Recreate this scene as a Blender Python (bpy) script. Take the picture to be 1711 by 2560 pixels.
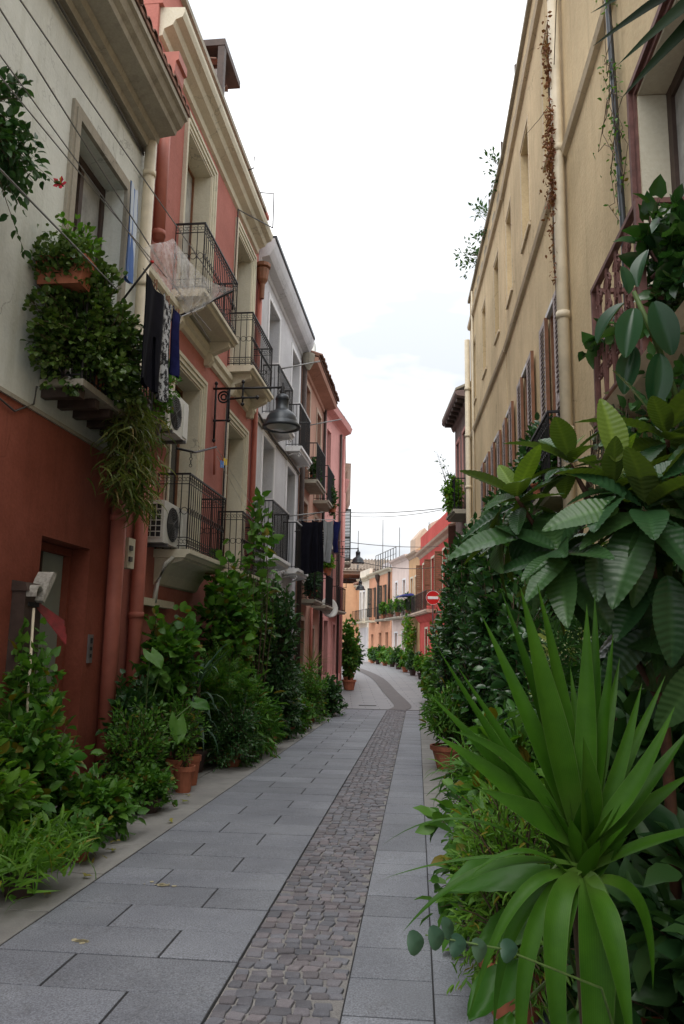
import bpy, math, random
import numpy as np
from mathutils import Vector, Matrix
for _o in list(bpy.data.objects): bpy.data.objects.remove(_o)
SC = bpy.context.scene
COL = SC.collection
R_ = random.Random(11)
NR = np.random.default_rng(5)
rad = math.radians
EYE = 1.6

# ------------------------------------------------------------------ camera
cam = bpy.data.cameras.new('camera'); camo = bpy.data.objects.new('camera', cam); COL.objects.link(camo)
PITCH, ROLL = math.atan(335/1960.0), rad(1.0)
cam.sensor_fit = 'VERTICAL'; cam.sensor_height = 24.0; cam.lens = 24.0*1960/2560
cam.clip_start = 0.05; cam.clip_end = 2000
camo.matrix_world = Matrix.Translation((0, 0, EYE)) @ Matrix.Rotation(math.pi/2+PITCH, 4, 'X') @ Matrix.Rotation(ROLL, 4, 'Z')
SC.camera = camo

# ------------------------------------------------------------------ world, sun, exposure
W = bpy.data.worlds.new('World'); SC.world = W; W.use_nodes = True
wn, wl = W.node_tree.nodes, W.node_tree.links
for n in list(wn): wn.remove(n)
def wnode(t, **k):
    n = wn.new(t)
    for a, b in k.items(): setattr(n, a, b)
    return n
SUN_EL, SUN_ROT = rad(58), rad(200)
sky = wnode('ShaderNodeTexSky', sky_type='NISHITA', sun_disc=False, sun_elevation=SUN_EL, sun_rotation=SUN_ROT)
bg1 = wnode('ShaderNodeBackground'); bg1.inputs[1].default_value = 0.06
wl.new(sky.outputs[0], bg1.inputs[0])
geo = wnode('ShaderNodeTexCoord')
mp = wnode('ShaderNodeMapping'); mp.inputs['Scale'].default_value = (1.6, 1.6, 4.5); mp.inputs['Location'].default_value = (.3, .8, .2)
wl.new(geo.outputs['Generated'], mp.inputs['Vector'])
nz = wnode('ShaderNodeTexNoise'); nz.inputs['Scale'].default_value = 1.5; nz.inputs['Detail'].default_value = 5; nz.inputs['Roughness'].default_value = .55
wl.new(mp.outputs[0], nz.inputs['Vector'])
cr = wnode('ShaderNodeValToRGB')
cr.color_ramp.elements[0].position = .40; cr.color_ramp.elements[0].color = (.575, .605, .65, 1)
cr.color_ramp.elements[1].position = .56; cr.color_ramp.elements[1].color = (1.0, 1.0, 1.0, 1)
wl.new(nz.outputs[0], cr.inputs[0])
bg2 = wnode('ShaderNodeBackground')
# overcast sky: brightness rises smoothly from the horizon to the zenith, the same all round
sx = wnode('ShaderNodeSeparateXYZ'); wl.new(geo.outputs['Generated'], sx.inputs[0])
el_ = wnode('ShaderNodeMapRange'); el_.inputs[1].default_value = 0; el_.inputs[2].default_value = 1; el_.inputs[3].default_value = .84; el_.inputs[4].default_value = 1.85
wl.new(sx.outputs[2], el_.inputs[0]); wl.new(el_.outputs[0], bg2.inputs[1])
wl.new(cr.outputs[0], bg2.inputs[0])
mx = wnode('ShaderNodeMixShader'); mx.inputs[0].default_value = .93
wl.new(bg1.outputs[0], mx.inputs[1]); wl.new(bg2.outputs[0], mx.inputs[2])
wo = wnode('ShaderNodeOutputWorld'); wl.new(mx.outputs[0], wo.inputs[0])
sun = bpy.data.lights.new('sun', 'SUN'); sun.energy = 1.3; sun.angle = rad(40); sun.color = (1, .97, .92)
suno = bpy.data.objects.new('sun', sun); COL.objects.link(suno)
sd = Vector((math.sin(SUN_ROT)*math.cos(SUN_EL), math.cos(SUN_ROT)*math.cos(SUN_EL), math.sin(SUN_EL)))
suno.rotation_euler = sd.to_track_quat('Z', 'Y').to_euler(); suno.location = (0, 0, 40)
SC.view_settings.view_transform = 'Standard'; SC.view_settings.look = 'None'
SC.view_settings.exposure = 0.50; SC.view_settings.gamma = 1.0; SC.view_settings.use_curve_mapping = False

# ------------------------------------------------------------------ mesh helpers
class Fr:
    """a facade frame: s runs along the facade, o stands out from it towards the street, z is up"""
    def __init__(f, x, y, ang, side=1):
        a = rad(ang); f.x, f.y = x, y; f.t = (math.sin(a), math.cos(a)); f.n = (math.cos(a)*side, -math.sin(a)*side)
    def p(f, o, s, z):
        return (f.x+f.t[0]*s+f.n[0]*o, f.y+f.t[1]*s+f.n[1]*o, z)
    def d(f, o, s, z):
        return np.array((f.t[0]*s+f.n[0]*o, f.t[1]*s+f.n[1]*o, z))
class WF:
    def p(f, o, s, z): return (o, s, z)
WORLD = WF()
BASE = {}
def link(o, parent=None):
    COL.objects.link(o)
    if parent: o.parent = parent
    return o
def tag(o, label=None, cat=None, group=None, kind=None):
    for k, v in (('label', label), ('category', cat), ('group', group), ('kind', kind)):
        if v: o[k] = v
    return o
def thing(name, loc, label, cat, group=None):
    o = bpy.data.objects.new(name, None); o.empty_display_size = .2; o.location = loc; link(o)
    BASE[o.name] = Vector(loc); return tag(o, label, cat, group)
class MB:
    def __init__(m, F=WORLD): m.F, m.v, m.f, m.attr, m.attr2 = F, [], [], None, []
    def add(m, vs, fs):
        k = len(m.v); m.v += [m.F.p(*v) for v in vs]; m.f += [[i+k for i in f] for f in fs]; return m
    def box(m, o0, o1, s0, s1, z0, z1):
        return m.add([(o0,s0,z0),(o1,s0,z0),(o1,s1,z0),(o0,s1,z0),(o0,s0,z1),(o1,s0,z1),(o1,s1,z1),(o0,s1,z1)],
                     [(3,2,1,0),(4,5,6,7),(0,1,5,4),(1,2,6,5),(2,3,7,6),(3,0,4,7)])
    def quad(m, *p): return m.add(p, [tuple(range(len(p)))])
    def prism(m, prof, s0, s1, ax='s'):
        n = len(prof)
        if ax == 's': a = [(o, s0, z) for o, z in prof]; b = [(o, s1, z) for o, z in prof]
        elif ax == 'o': a = [(s0, s, z) for s, z in prof]; b = [(s1, s, z) for s, z in prof]
        else: a = [(o, s, s0) for o, s in prof]; b = [(o, s, s1) for o, s in prof]
        return m.add(a+b, [tuple(range(n))[::-1], tuple(range(n, 2*n))]+[(i, (i+1) % n, n+(i+1) % n, n+i) for i in range(n)])
    def tube(m, pts, r, n=6, r1=None, cap=True):
        P = [np.array(p, float) for p in pts]; rings = []; L = len(P)
        for i, p in enumerate(P):
            t = P[min(i+1, L-1)]-P[max(i-1, 0)]; t = t/(np.linalg.norm(t)+1e-9)
            a = np.cross(t, (0, 0, 1.0) if abs(t[2]) < .92 else (1.0, 0, 0)); a /= np.linalg.norm(a); b = np.cross(t, a)
            rr = r if r1 is None else r+(r1-r)*i/(L-1)
            rings += [tuple(p+rr*(math.cos(2*math.pi*k/n)*a+math.sin(2*math.pi*k/n)*b)) for k in range(n)]
        f = [(i*n+k, i*n+(k+1) % n, (i+1)*n+(k+1) % n, (i+1)*n+k) for i in range(L-1) for k in range(n)]
        if cap: f += [tuple(range(n))[::-1], tuple(range((L-1)*n, L*n))]
        return m.add(rings, f)
    def ring(m, c, R, r, ax='o', n=10, a0=0, a1=360, sides=3):
        pts = []
        k = n if a1-a0 >= 360 else n
        for i in range(k+1):
            a = rad(a0+(a1-a0)*i/k); u, v = R*math.cos(a), R*math.sin(a)
            pts.append((c[0], c[1]+u, c[2]+v) if ax == 'o' else (c[0]+u, c[1], c[2]+v) if ax == 's' else (c[0]+u, c[1]+v, c[2]))
        return m.tube(pts, r, sides)
    def lathe(m, prof, c, n=16, cap=True):
        vs = [(c[0]+r*math.cos(2*math.pi*k/n), c[1]+r*math.sin(2*math.pi*k/n), c[2]+z) for r, z in prof for k in range(n)]
        f = [(i*n+k, i*n+(k+1) % n, (i+1)*n+(k+1) % n, (i+1)*n+k) for i in range(len(prof)-1) for k in range(n)]
        if cap: f += [tuple(range(n))[::-1], tuple(range((len(prof)-1)*n, len(prof)*n))]
        return m.add(vs, f)
    def build(m, name, mat, parent=None, base=None, smooth=False, label=None):
        b = BASE[parent.name] if parent else (Vector(base) if base else Vector((0, 0, 0)))
        me = bpy.data.meshes.new(name)
        me.from_pydata([(x-b.x, y-b.y, z-b.z) for x, y, z in m.v], [], m.f); me.update()
        if smooth: me.polygons.foreach_set('use_smooth', [True]*len(me.polygons))
        if m.attr: me.attributes.new('across', 'FLOAT', 'POINT').data.foreach_set('value', m.attr); me.attributes.new('along', 'FLOAT', 'POINT').data.foreach_set('value', m.attr2)
        if mat: me.materials.append(mat)
        o = bpy.data.objects.new(name, me); link(o, parent)
        if not parent: o.location = b
        BASE[o.name] = b
        if label: o['label'] = label
        return o
    def top(m, name, mat, base, label, cat, group=None, smooth=False):
        return tag(m.build(name, mat, None, base, smooth), label, cat, group)
def struct(m, name, mat, base=(0, 0, 0), smooth=False):
    return tag(m.build(name, mat, None, base, smooth), kind='structure')

# ------------------------------------------------------------------ materials
def newmat(name):
    m = bpy.data.materials.new(name); m.use_nodes = True; t = m.node_tree
    b = t.nodes['Principled BSDF']; return m, t, b
def nd(t, ty, **k):
    n = t.nodes.new(ty)
    for a, v in k.items():
        if a in ('op',): n.operation = v
        else: setattr(n, a, v)
    return n
def noise(t, vec, scale, det=4, rough=.55):
    n = nd(t, 'ShaderNodeTexNoise'); n.inputs['Scale'].default_value = scale; n.inputs['Detail'].default_value = det; n.inputs['Roughness'].default_value = rough
    if vec is not None: t.links.new(vec, n.inputs['Vector'])
    return n.outputs[0]
def ramp(t, fac, a, b, ca=(0,0,0,1), cb=(1,1,1,1)):
    r = nd(t, 'ShaderNodeValToRGB'); e = r.color_ramp.elements
    e[0].position, e[0].color, e[1].position, e[1].color = a, ca, b, cb
    t.links.new(fac, r.inputs[0]); return r.outputs[0]
def mix(t, fac, a, b, mode='MIX'):
    n = nd(t, 'ShaderNodeMix', data_type='RGBA', blend_type=mode)
    for i, v in ((0, fac), (6, a), (7, b)):
        if isinstance(v, (int, float)): n.inputs[i].default_value = v
        elif isinstance(v, tuple): n.inputs[i].default_value = (*v[:3], 1)
        else: t.links.new(v, n.inputs[i])
    return n.outputs[2]
def mapped(t, scale=(1,1,1), kind='Object'):
    c = nd(t, 'ShaderNodeTexCoord'); m = nd(t, 'ShaderNodeMapping'); m.inputs['Scale'].default_value = scale
    t.links.new(c.outputs[kind], m.inputs['Vector']); return m.outputs[0]
def bump(t, b, h, strength=.3, dist=.01):
    n = nd(t, 'ShaderNodeBump'); n.inputs['Strength'].default_value = strength; n.inputs['Distance'].default_value = dist
    t.links.new(h, n.inputs['Height']); t.links.new(n.outputs[0], b.inputs['Normal'])
def plaster(name, col, dirt=(.25,.22,.17), streak=.35, blotch=.2, rough=.9, light=None):
    m, t, b = newmat(name)
    v1 = mapped(t); vs = mapped(t, (3.5, 3.5, .22))
    big = ramp(t, noise(t, v1, .55, 6, .65), .35, .7)
    st = ramp(t, noise(t, vs, 1.1, 6, .7), .5, .78)
    fine = noise(t, v1, 30, 3); pat = ramp(t, noise(t, v1, 1.7, 8, .72), .60, .68)
    lt = light or tuple(min(1, c*1.18+.02) for c in col)
    c1 = mix(t, big, tuple(c*(1-blotch) for c in col), lt)
    mm = nd(t, 'ShaderNodeMath', operation='MULTIPLY'); mm.inputs[1].default_value = streak
    t.links.new(st, mm.inputs[0])
    c2 = mix(t, mm.outputs[0], c1, dirt)
    pm = nd(t, 'ShaderNodeMath', operation='MULTIPLY'); pm.inputs[1].default_value = .22; t.links.new(pat, pm.inputs[0]); c2 = mix(t, pm.outputs[0], c2, tuple(c*.62 for c in col))
    vo = nd(t, 'ShaderNodeTexVoronoi', feature='DISTANCE_TO_EDGE'); vo.inputs['Scale'].default_value = .8
    dv = nd(t, 'ShaderNodeVectorMath', operation='ADD'); nv = nd(t, 'ShaderNodeTexNoise'); nv.inputs['Scale'].default_value = 2.5; nv.inputs['Detail'].default_value = 6; t.links.new(v1, nv.inputs['Vector']); t.links.new(v1, dv.inputs[0]); t.links.new(nv.outputs[1], dv.inputs[1]); t.links.new(dv.outputs[0], vo.inputs['Vector'])
    ck = nd(t, 'ShaderNodeMath', operation='MULTIPLY'); t.links.new(ramp(t, vo.outputs['Distance'], .003, .010, (.55,.55,.55,1), (0,0,0,1)), ck.inputs[0]); t.links.new(ramp(t, noise(t, v1, .45, 3), .50, .60), ck.inputs[1]); c2 = mix(t, ck.outputs[0], c2, tuple(c*.35 for c in col))
    c3 = mix(t, .18, c2, fine, 'OVERLAY')
    t.links.new(c3, b.inputs['Base Color']); b.inputs['Roughness'].default_value = rough; b.inputs['Specular IOR Level'].default_value = .2
    med = noise(t, v1, 9, 5, .7)
    ad = nd(t, 'ShaderNodeMath', operation='ADD'); t.links.new(fine, ad.inputs[0]); t.links.new(med, ad.inputs[1])
    bump(t, b, ad.outputs[0], .35, .012)
    return m
def solid(name, col, rough=.6, metal=0, var=.15, scale=8, spec=.4, bmp=0, rnd=0):
    m, t, b = newmat(name)
    v = mapped(t); n = ramp(t, noise(t, v, scale, 5, .6), .3, .7)
    c = mix(t, n, tuple(x*(1-var) for x in col), tuple(min(1, x*(1+var)) for x in col))
    if rnd:
        oi = nd(t, 'ShaderNodeObjectInfo'); g = nd(t, 'ShaderNodeMapRange'); g.inputs[3].default_value = 1-rnd; g.inputs[4].default_value = 1+rnd
        t.links.new(oi.outputs['Random'], g.inputs[0]); c = mix(t, 1.0, c, g.outputs[0], 'MULTIPLY')
    t.links.new(c, b.inputs['Base Color']); b.inputs['Roughness'].default_value = rough; b.inputs['Metallic'].default_value = metal
    b.inputs['Specular IOR Level'].default_value = spec
    if bmp: bump(t, b, noise(t, v, scale*6, 4), bmp, .006)
    return m
def stone(name, col, speck=.35, rough=.6, var=.12, sc=170, mott=1.2, rnd=.1, bmp=.15, island=False):
    m, t, b = newmat(name)
    v = mapped(t, kind='Object') if not island else mapped(t)
    gp = nd(t, 'ShaderNodeNewGeometry')
    sp = noise(t, gp.outputs['Position'], sc, 2, .8); bl = noise(t, gp.outputs['Position'], mott, 6, .65); b2 = noise(t, gp.outputs['Position'], 7, 5, .7)
    c = mix(t, ramp(t, sp, .35, .68), tuple(x*(1-speck) for x in col), tuple(min(1, x*(1+speck)) for x in col))
    c = mix(t, ramp(t, bl, .3, .7), mix(t, 1.0, c, (.66,.66,.69), 'MULTIPLY'), c)
    c = mix(t, ramp(t, b2, .55, .75), c, mix(t, 1.0, c, (.82,.8,.78), 'MULTIPLY'))
    vo = nd(t, 'ShaderNodeTexVoronoi'); vo.inputs['Scale'].default_value = 2.6; t.links.new(gp.outputs['Position'], vo.inputs['Vector'])
    if mott < 3: c = mix(t, ramp(t, vo.outputs['Distance'], .035, .06, (.45,.45,.45,1), (0,0,0,1)), c, tuple(x*.4 for x in col)); sm = ramp(t, noise(t, gp.outputs['Position'], .35, 7, .7), .52, .64, (0,0,0,1), (.5,.5,.5,1)); c = mix(t, sm, c, tuple(x*.66 for x in col))
    if island: rs = gp.outputs['Random Per Island']
    else: rs = nd(t, 'ShaderNodeObjectInfo').outputs['Random']
    g = nd(t, 'ShaderNodeMapRange'); g.inputs[3].default_value = 1-rnd; g.inputs[4].default_value = 1+rnd
    t.links.new(rs, g.inputs[0]); c = mix(t, 1.0, c, g.outputs[0], 'MULTIPLY')
    if rnd >= .2:
        h7 = nd(t, 'ShaderNodeMath', operation='MULTIPLY'); h7.inputs[1].default_value = 7.3; t.links.new(rs, h7.inputs[0]); hf = nd(t, 'ShaderNodeMath', operation='FRACT'); t.links.new(h7.outputs[0], hf.inputs[0]); c = mix(t, 1.0, c, ramp(t, hf.outputs[0], .2, 1.0, (.95, .99, 1.05, 1), (1.10, .98, .96, 1)), 'MULTIPLY')
    t.links.new(c, b.inputs['Base Color']); b.inputs['Roughness'].default_value = rough; b.inputs['Specular IOR Level'].default_value = .35
    bump(t, b, sp, bmp, .004)
    return m
def leafmat(name, c1, c2, rough=.35, trans=.3, spec=.5, back=None, veins=0, old=None):
    m, t, b = newmat(name)
    g = nd(t, 'ShaderNodeNewGeometry'); oi = nd(t, 'ShaderNodeObjectInfo')
    ad = nd(t, 'ShaderNodeMath', operation='ADD'); t.links.new(g.outputs['Random Per Island'], ad.inputs[0]); t.links.new(oi.outputs['Random'], ad.inputs[1])
    fr = nd(t, 'ShaderNodeMath', operation='FRACT'); t.links.new(ad.outputs[0], fr.inputs[0])
    c = mix(t, fr.outputs[0], c1, c2)
    if old:
        o2 = ramp(t, fr.outputs[0], .94, .95); c = mix(t, o2, c, old)
    big = noise(t, g.outputs['Position'], 2.2, 2)
    c = mix(t, ramp(t, big, .35, .65), mix(t, 1.0, c, (.75,.8,.75), 'MULTIPLY'), c)
    if back: c = mix(t, g.outputs['Backfacing'], c, back)
    if veins == 'vein':
        at_ = nd(t, 'ShaderNodeAttribute', attribute_name='vein'); c = mix(t, at_.outputs['Fac'], c, mix(t, 1.0, c, (1.4, 1.32, 1.3), 'MULTIPLY'))
    elif veins == 'blade':
        at_ = nd(t, 'ShaderNodeAttribute', attribute_name='across'); ab = nd(t, 'ShaderNodeMath', operation='ABSOLUTE'); t.links.new(at_.outputs['Fac'], ab.inputs[0])
        wv = nd(t, 'ShaderNodeMath', operation='MULTIPLY'); wv.inputs[1].default_value = 46; t.links.new(at_.outputs['Fac'], wv.inputs[0]); sn = nd(t, 'ShaderNodeMath', operation='SINE'); t.links.new(wv.outputs[0], sn.inputs[0])
        c = mix(t, ramp(t, sn.outputs[0], .2, 1.0), c, mix(t, 1.0, c, (1.2, 1.2, 1.15), 'MULTIPLY')); c = mix(t, ramp(t, ab.outputs[0], .95, .995), c, (.085, .15, .045))
        al = nd(t, 'ShaderNodeAttribute', attribute_name='along'); nn = noise(t, g.outputs['Position'], 9, 5, .7); a2 = nd(t, 'ShaderNodeMath', operation='MULTIPLY_ADD'); a2.inputs[1].default_value = .16; t.links.new(nn, a2.inputs[0]); t.links.new(al.outputs['Fac'], a2.inputs[2])
        c = mix(t, ramp(t, nn, .3, .7), mix(t, 1.0, c, (.72, .8, .7), 'MULTIPLY'), mix(t, 1.0, c, (1.2, 1.15, 1.0), 'MULTIPLY')); c = mix(t, ramp(t, a2.outputs[0], 1.04, 1.10), c, (.14, .085, .035)); c = mix(t, ramp(t, al.outputs['Fac'], .0, .3, (.5,.5,.5,1), (0,0,0,1)), c, (.10, .16, .035))
    elif veins:
        uv = mapped(t, (1, veins, 1), 'UV'); wv = nd(t, 'ShaderNodeTexWave', bands_direction='Y'); wv.inputs['Scale'].default_value = 1.0
        t.links.new(uv, wv.inputs['Vector'])
    t.links.new(c, b.inputs['Base Color']); b.inputs['Roughness'].default_value = rough; b.inputs['Specular IOR Level'].default_value = spec
    tr = nd(t, 'ShaderNodeBsdfTranslucent'); ct = mix(t, 1.0, c, (1.3, 1.45, .45), 'MULTIPLY'); t.links.new(ct, tr.inputs[0])
    ms = nd(t, 'ShaderNodeMixShader'); ms.inputs[0].default_value = trans
    t.links.new(b.outputs[0], ms.inputs[1]); t.links.new(tr.outputs[0], ms.inputs[2])
    t.links.new(ms.outputs[0], t.nodes['Material Output'].inputs[0])
    return m
M = {}
M['white_wall'] = plaster('white_wall', (.66,.685,.645), (.36,.37,.28), .42, .14)
M['red_wall'] = plaster('red_wall', (.27,.073,.044), (.14,.042,.028), .6, .28)
M['pink_wall'] = plaster('pink_wall', (.42,.155,.125), (.30,.12,.09), .35, .15)
M['grey_wall'] = plaster('grey_wall', (.55,.55,.57), (.36,.35,.34), .35, .12)
M['brown_wall'] = plaster('brown_wall', (.46,.26,.19), (.28,.17,.12), .4, .2)
M['rose_wall'] = plaster('rose_wall', (.62,.31,.28), (.45,.23,.2), .35, .12)
M['tan_wall'] = plaster('tan_wall', (.63,.495,.30), (.36,.265,.145), .6, .17)
M['beige_wall'] = plaster('beige_wall', (.52,.40,.31), (.3,.24,.2), .5, .2)
M['crimson_wall'] = plaster('crimson_wall', (.50,.075,.062), (.34,.07,.06), .3, .1)
M['ochre_wall'] = plaster('ochre_wall', (.60,.37,.20), (.4,.28,.18), .3, .1)
M['blush_wall'] = plaster('blush_wall', (.68,.55,.50), (.5,.4,.35), .3, .08)
M['orange_wall'] = plaster('orange_wall', (.62,.32,.20), (.45,.25,.16), .3, .12)
M['cream_wall'] = plaster('cream_wall', (.70,.64,.55), (.5,.44,.37), .3, .08)
M['peach_wall'] = plaster('peach_wall', (.58,.33,.19), (.4,.24,.15), .3, .12)
M['dark_wall'] = plaster('dark_wall', (.26,.19,.18), (.12,.10,.10), .6, .3)
M['cream'] = plaster('cream_trim', (.60,.56,.44), (.40,.36,.27), .35, .1)
M['white_trim'] = plaster('white_trim', (.72,.72,.73), (.45,.44,.42), .25, .08)
M['tan_trim'] = plaster('tan_trim', (.62,.52,.37), (.36,.29,.2), .5, .15)
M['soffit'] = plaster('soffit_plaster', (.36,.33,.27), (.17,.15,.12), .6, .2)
M['iron'] = solid('black_iron', (.018,.018,.02), .5, .3, .3, 20)
M['rust_iron'] = solid('rusty_brown_iron', (.16,.075,.065), .65, .2, .3, 14)
M['lamp'] = solid('lamp_paint', (.038,.045,.053), .38, .2, .15, 10)
M['lampglass'] = solid('lamp_glass', (.45,.47,.46), .15, 0, .1, 4)
M['glass'] = solid('window_glass', (.03,.035,.04), .08, 0, .3, 1.5, .6)
M['curtain'] = solid('curtain_behind_glass', (.35,.35,.33), .25, 0, .35, 3)
M['wood'] = solid('brown_wood', (.20,.085,.04), .55, 0, .25, 9)
M['rustwood'] = solid('rust_wood', (.21,.09,.045), .6, 0, .25, 9)
M['darkwood'] = solid('dark_wood', (.06,.038,.03), .6, 0, .3, 9)
M['shutter'] = solid('shutter_paint', (.42,.36,.35), .6, 0, .2, 9)
M['greenshutter'] = solid('green_shutter', (.035,.045,.04), .6, 0, .2, 9)
M['door'] = solid('grey_green_door', (.27,.31,.275), .5, 0, .12, 2)
M['tile'] = solid('roof_tile_clay', (.20,.11,.08), .85, 0, .35, 7, .2, .3, .25)
M['terra'] = solid('terracotta', (.36,.125,.07), .75, 0, .2, 9, .25, .15)
M['plasticpot'] = solid('dark_plastic_pot', (.05,.03,.025), .5, 0, .2, 9)
M['soil'] = solid('potting_soil', (.04,.028,.02), .95, 0, .4, 40, .1, .5)
M['ac'] = solid('ac_white', (.62,.62,.58), .4, 0, .08, 5)
M['dark'] = solid('dark_cavity', (.02,.02,.022), .8)
M['grille'] = solid('grey_grille', (.10,.10,.10), .5, .2)
M['pipe'] = solid('cream_pipe', (.62,.54,.40), .5, 0, .12, 5)
M['redpipe'] = solid('red_painted_pipe', (.38,.12,.085), .6, 0, .15, 4)
M['cable'] = solid('cable_grey', (.10,.095,.09), .7)
M['steel'] = solid('steel_wire', (.25,.25,.25), .45, .6)
M['stem'] = solid('woody_stem', (.085,.06,.035), .85, 0, .3, 25)
M['gstem'] = solid('green_stem', (.07,.12,.03), .6, 0, .3, 25)
M['rstem'] = solid('red_brown_stem', (.075,.032,.018), .7, 0, .35, 30)
M['black_cloth'] = solid('black_cloth', (.008,.008,.013), .95, 0, .3, 6, .08)
M['navy_cloth'] = solid('navy_cloth', (.015,.017,.075), .95, 0, .3, 8, .08)
M['grey_cloth'] = solid('grey_cloth', (.22,.23,.24), .9, 0, .2, 6)
M['paper'] = solid('newsprint', (.36,.34,.30), .85, 0, .35, 30)
M['redpaper'] = solid('red_magazine', (.16,.012,.014), .5, 0, .4, 18)
M['sign_red'] = solid('sign_red', (.55,.015,.015), .35, 0, .08)
M['sign_white'] = solid('sign_white', (.8,.8,.8), .35, 0, .04)
M['petal'] = solid('red_petal', (.55,.02,.05), .5)
M['pinkpetal'] = solid('pink_petal', (.6,.1,.25), .5)
M['yellow'] = solid('yellow_plastic', (.7,.5,.03), .4)
M['blue'] = solid('blue_plastic', (.1,.25,.6), .4)
M['tarp'] = solid('blue_tarp', (.05,.07,.3), .5)
def special():
    m, t, b = newmat('patterned_cloth'); v = mapped(t, (9, 9, 5))
    t.links.new(ramp(t, noise(t, v, 2.2, 4, .7), .47, .53, (.012,.012,.016,1), (.5,.52,.55,1)), b.inputs['Base Color']); b.inputs['Roughness'].default_value = .9; M['pattern_cloth'] = m
    m, t, b = newmat('striped_towel'); v = mapped(t, (1, 1, 1)); w = nd(t, 'ShaderNodeTexWave', bands_direction='Y'); w.inputs['Scale'].default_value = 2.7; w.inputs['Distortion'].default_value = .8
    t.links.new(v, w.inputs['Vector']); t.links.new(ramp(t, w.outputs[0], .4, .55, (.10,.18,.42,1), (.55,.62,.70,1)), b.inputs['Base Color']); b.inputs['Roughness'].default_value = .9; M['towel'] = m
    m, t, b = newmat('clear_plastic_film'); b.inputs['Base Color'].default_value = (.9,.92,.95,1); b.inputs['Roughness'].default_value = .15
    tr = nd(t, 'ShaderNodeBsdfTransparent'); ms = nd(t, 'ShaderNodeMixShader')
    fac = ramp(t, noise(t, mapped(t), 3.2, 6, .7), .35, .75, (.14,.14,.14,1), (.75,.75,.75,1)); t.links.new(fac, ms.inputs[0])
    t.links.new(tr.outputs[0], ms.inputs[1]); t.links.new(b.outputs[0], ms.inputs[2]); t.links.new(ms.outputs[0], t.nodes['Material Output'].inputs[0])
    bump(t, b, noise(t, mapped(t), 6, 5, .6), .8, .05); M['film'] = m
special()
M['slab'] = stone('granite_slab', (.228,.240,.268), .42, .6, rnd=.14, sc=110)
M['slabR'] = M['slab']
M['strip'] = stone('concrete_strip', (.27,.262,.245), .10, .75, sc=120, mott=2.2, rnd=.06)
M['mortar'] = stone('mortar_bed', (.27,.258,.245), .25, .9, sc=90, mott=3)
M['joint'] = stone('joint_bed', (.032,.032,.034), .3, .9, sc=60)
M['cobble'] = stone('porphyry_cobble', (.17,.165,.175), .2, .55, sc=140, mott=5, rnd=.27, bmp=.3)
M['cobble_far'] = stone('distant_cobbles', (.125,.115,.115), .3, .6, sc=60, mott=5, rnd=0)
M['cobble_many'] = stone('porphyry_cobble_far', (.17,.165,.175), .2, .55, sc=140, mott=5, rnd=.27, bmp=.3, island=True)
def streetmat():
    m, t, b = newmat('far_paving'); gp = nd(t, 'ShaderNodeNewGeometry')
    br = nd(t, 'ShaderNodeTexBrick'); br.inputs['Scale'].default_value = 1.0; br.inputs['Brick Width'].default_value = .9; br.inputs['Row Height'].default_value = .44
    br.inputs['Mortar Size'].default_value = .012; br.inputs['Color1'].default_value = (.23,.235,.25,1); br.inputs['Color2'].default_value = (.26,.265,.275,1); br.inputs['Mortar'].default_value = (.1,.1,.1,1)
    t.links.new(gp.outputs['Position'], br.inputs['Vector'])
    c = mix(t, ramp(t, noise(t, gp.outputs['Position'], .8, 5), .3, .7), mix(t, 1.0, br.outputs[0], (.85,.85,.86), 'MULTIPLY'), br.outputs[0])
    t.links.new(c, b.inputs['Base Color']); b.inputs['Roughness'].default_value = .55; M['farpave'] = m
streetmat()
LM = {}
LM['loquat'] = leafmat('loquat_leaf', (0.021,0.065,0.025), (0.054,0.120,0.036), .36, .22, .42, (.075,.115,.025), 'vein')
LM['loquat_new'] = leafmat('young_loquat_leaf', (0.121,0.198,0.028), (0.165,0.242,0.044), .42, .4, .3, None, 'vein')
LM['yucca'] = leafmat('yucca_leaf', (0.026,0.084,0.006), (0.045,0.125,0.010), .5, .25, .2, None, 'blade')
LM['rubber'] = leafmat('rubber_plant_leaf', (0.014,0.055,0.022), (0.026,0.079,0.031), .28, .12, .38, (.07,.12,.025))
LM['hedge'] = leafmat('glossy_hedge_leaf', (0.017,0.059,0.021), (0.052,0.129,0.031), .26, .2, .55)
LM['mid'] = leafmat('mid_green_leaf', (0.049,0.150,0.024), (0.128,0.263,0.041), .45, .32, .32, old=(.18,.14,.02))
LM['light'] = leafmat('light_green_leaf', (0.079,0.194,0.025), (0.159,0.302,0.043), .48, .4, .3, old=(.25,.22,.03))
LM['dark'] = leafmat('dark_green_leaf', (0.022,0.069,0.024), (0.057,0.130,0.036), .4, .22, .38)
LM['jade'] = leafmat('jade_leaf', (0.046,0.106,0.023), (0.138,0.207,0.046), .35, .15, .45)
LM['blue'] = leafmat('blue_green_leaf', (0.036,0.085,0.052), (0.065,0.117,0.072), .45, .2, .3)
LM['spider'] = leafmat('spider_plant_leaf', (0.074,0.121,0.026), (0.210,0.221,0.063), .5, .35, .3, old=(.28,.2,.08))
LM['dry'] = leafmat('dry_leaf', (0.160,0.060,0.040), (0.280,0.125,0.075), .8, .2, .2)
LM['broad'] = leafmat('broad_bright_leaf', (0.033,0.121,0.013), (0.061,0.165,0.022), .45, .35, .3)
LM['cream'] = leafmat('variegated_leaf', (0.500,0.500,0.300), (0.300,0.360,0.160), .4, .3, .4)
LM['grey'] = leafmat('grey_succulent_leaf', (0.140,0.165,0.125), (0.220,0.230,0.160), .6, .1, .3)
LM['over'] = leafmat('palm_blade_leaf', (0.006,0.018,0.006), (0.012,0.030,0.010), .6, .15, .15)
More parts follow.
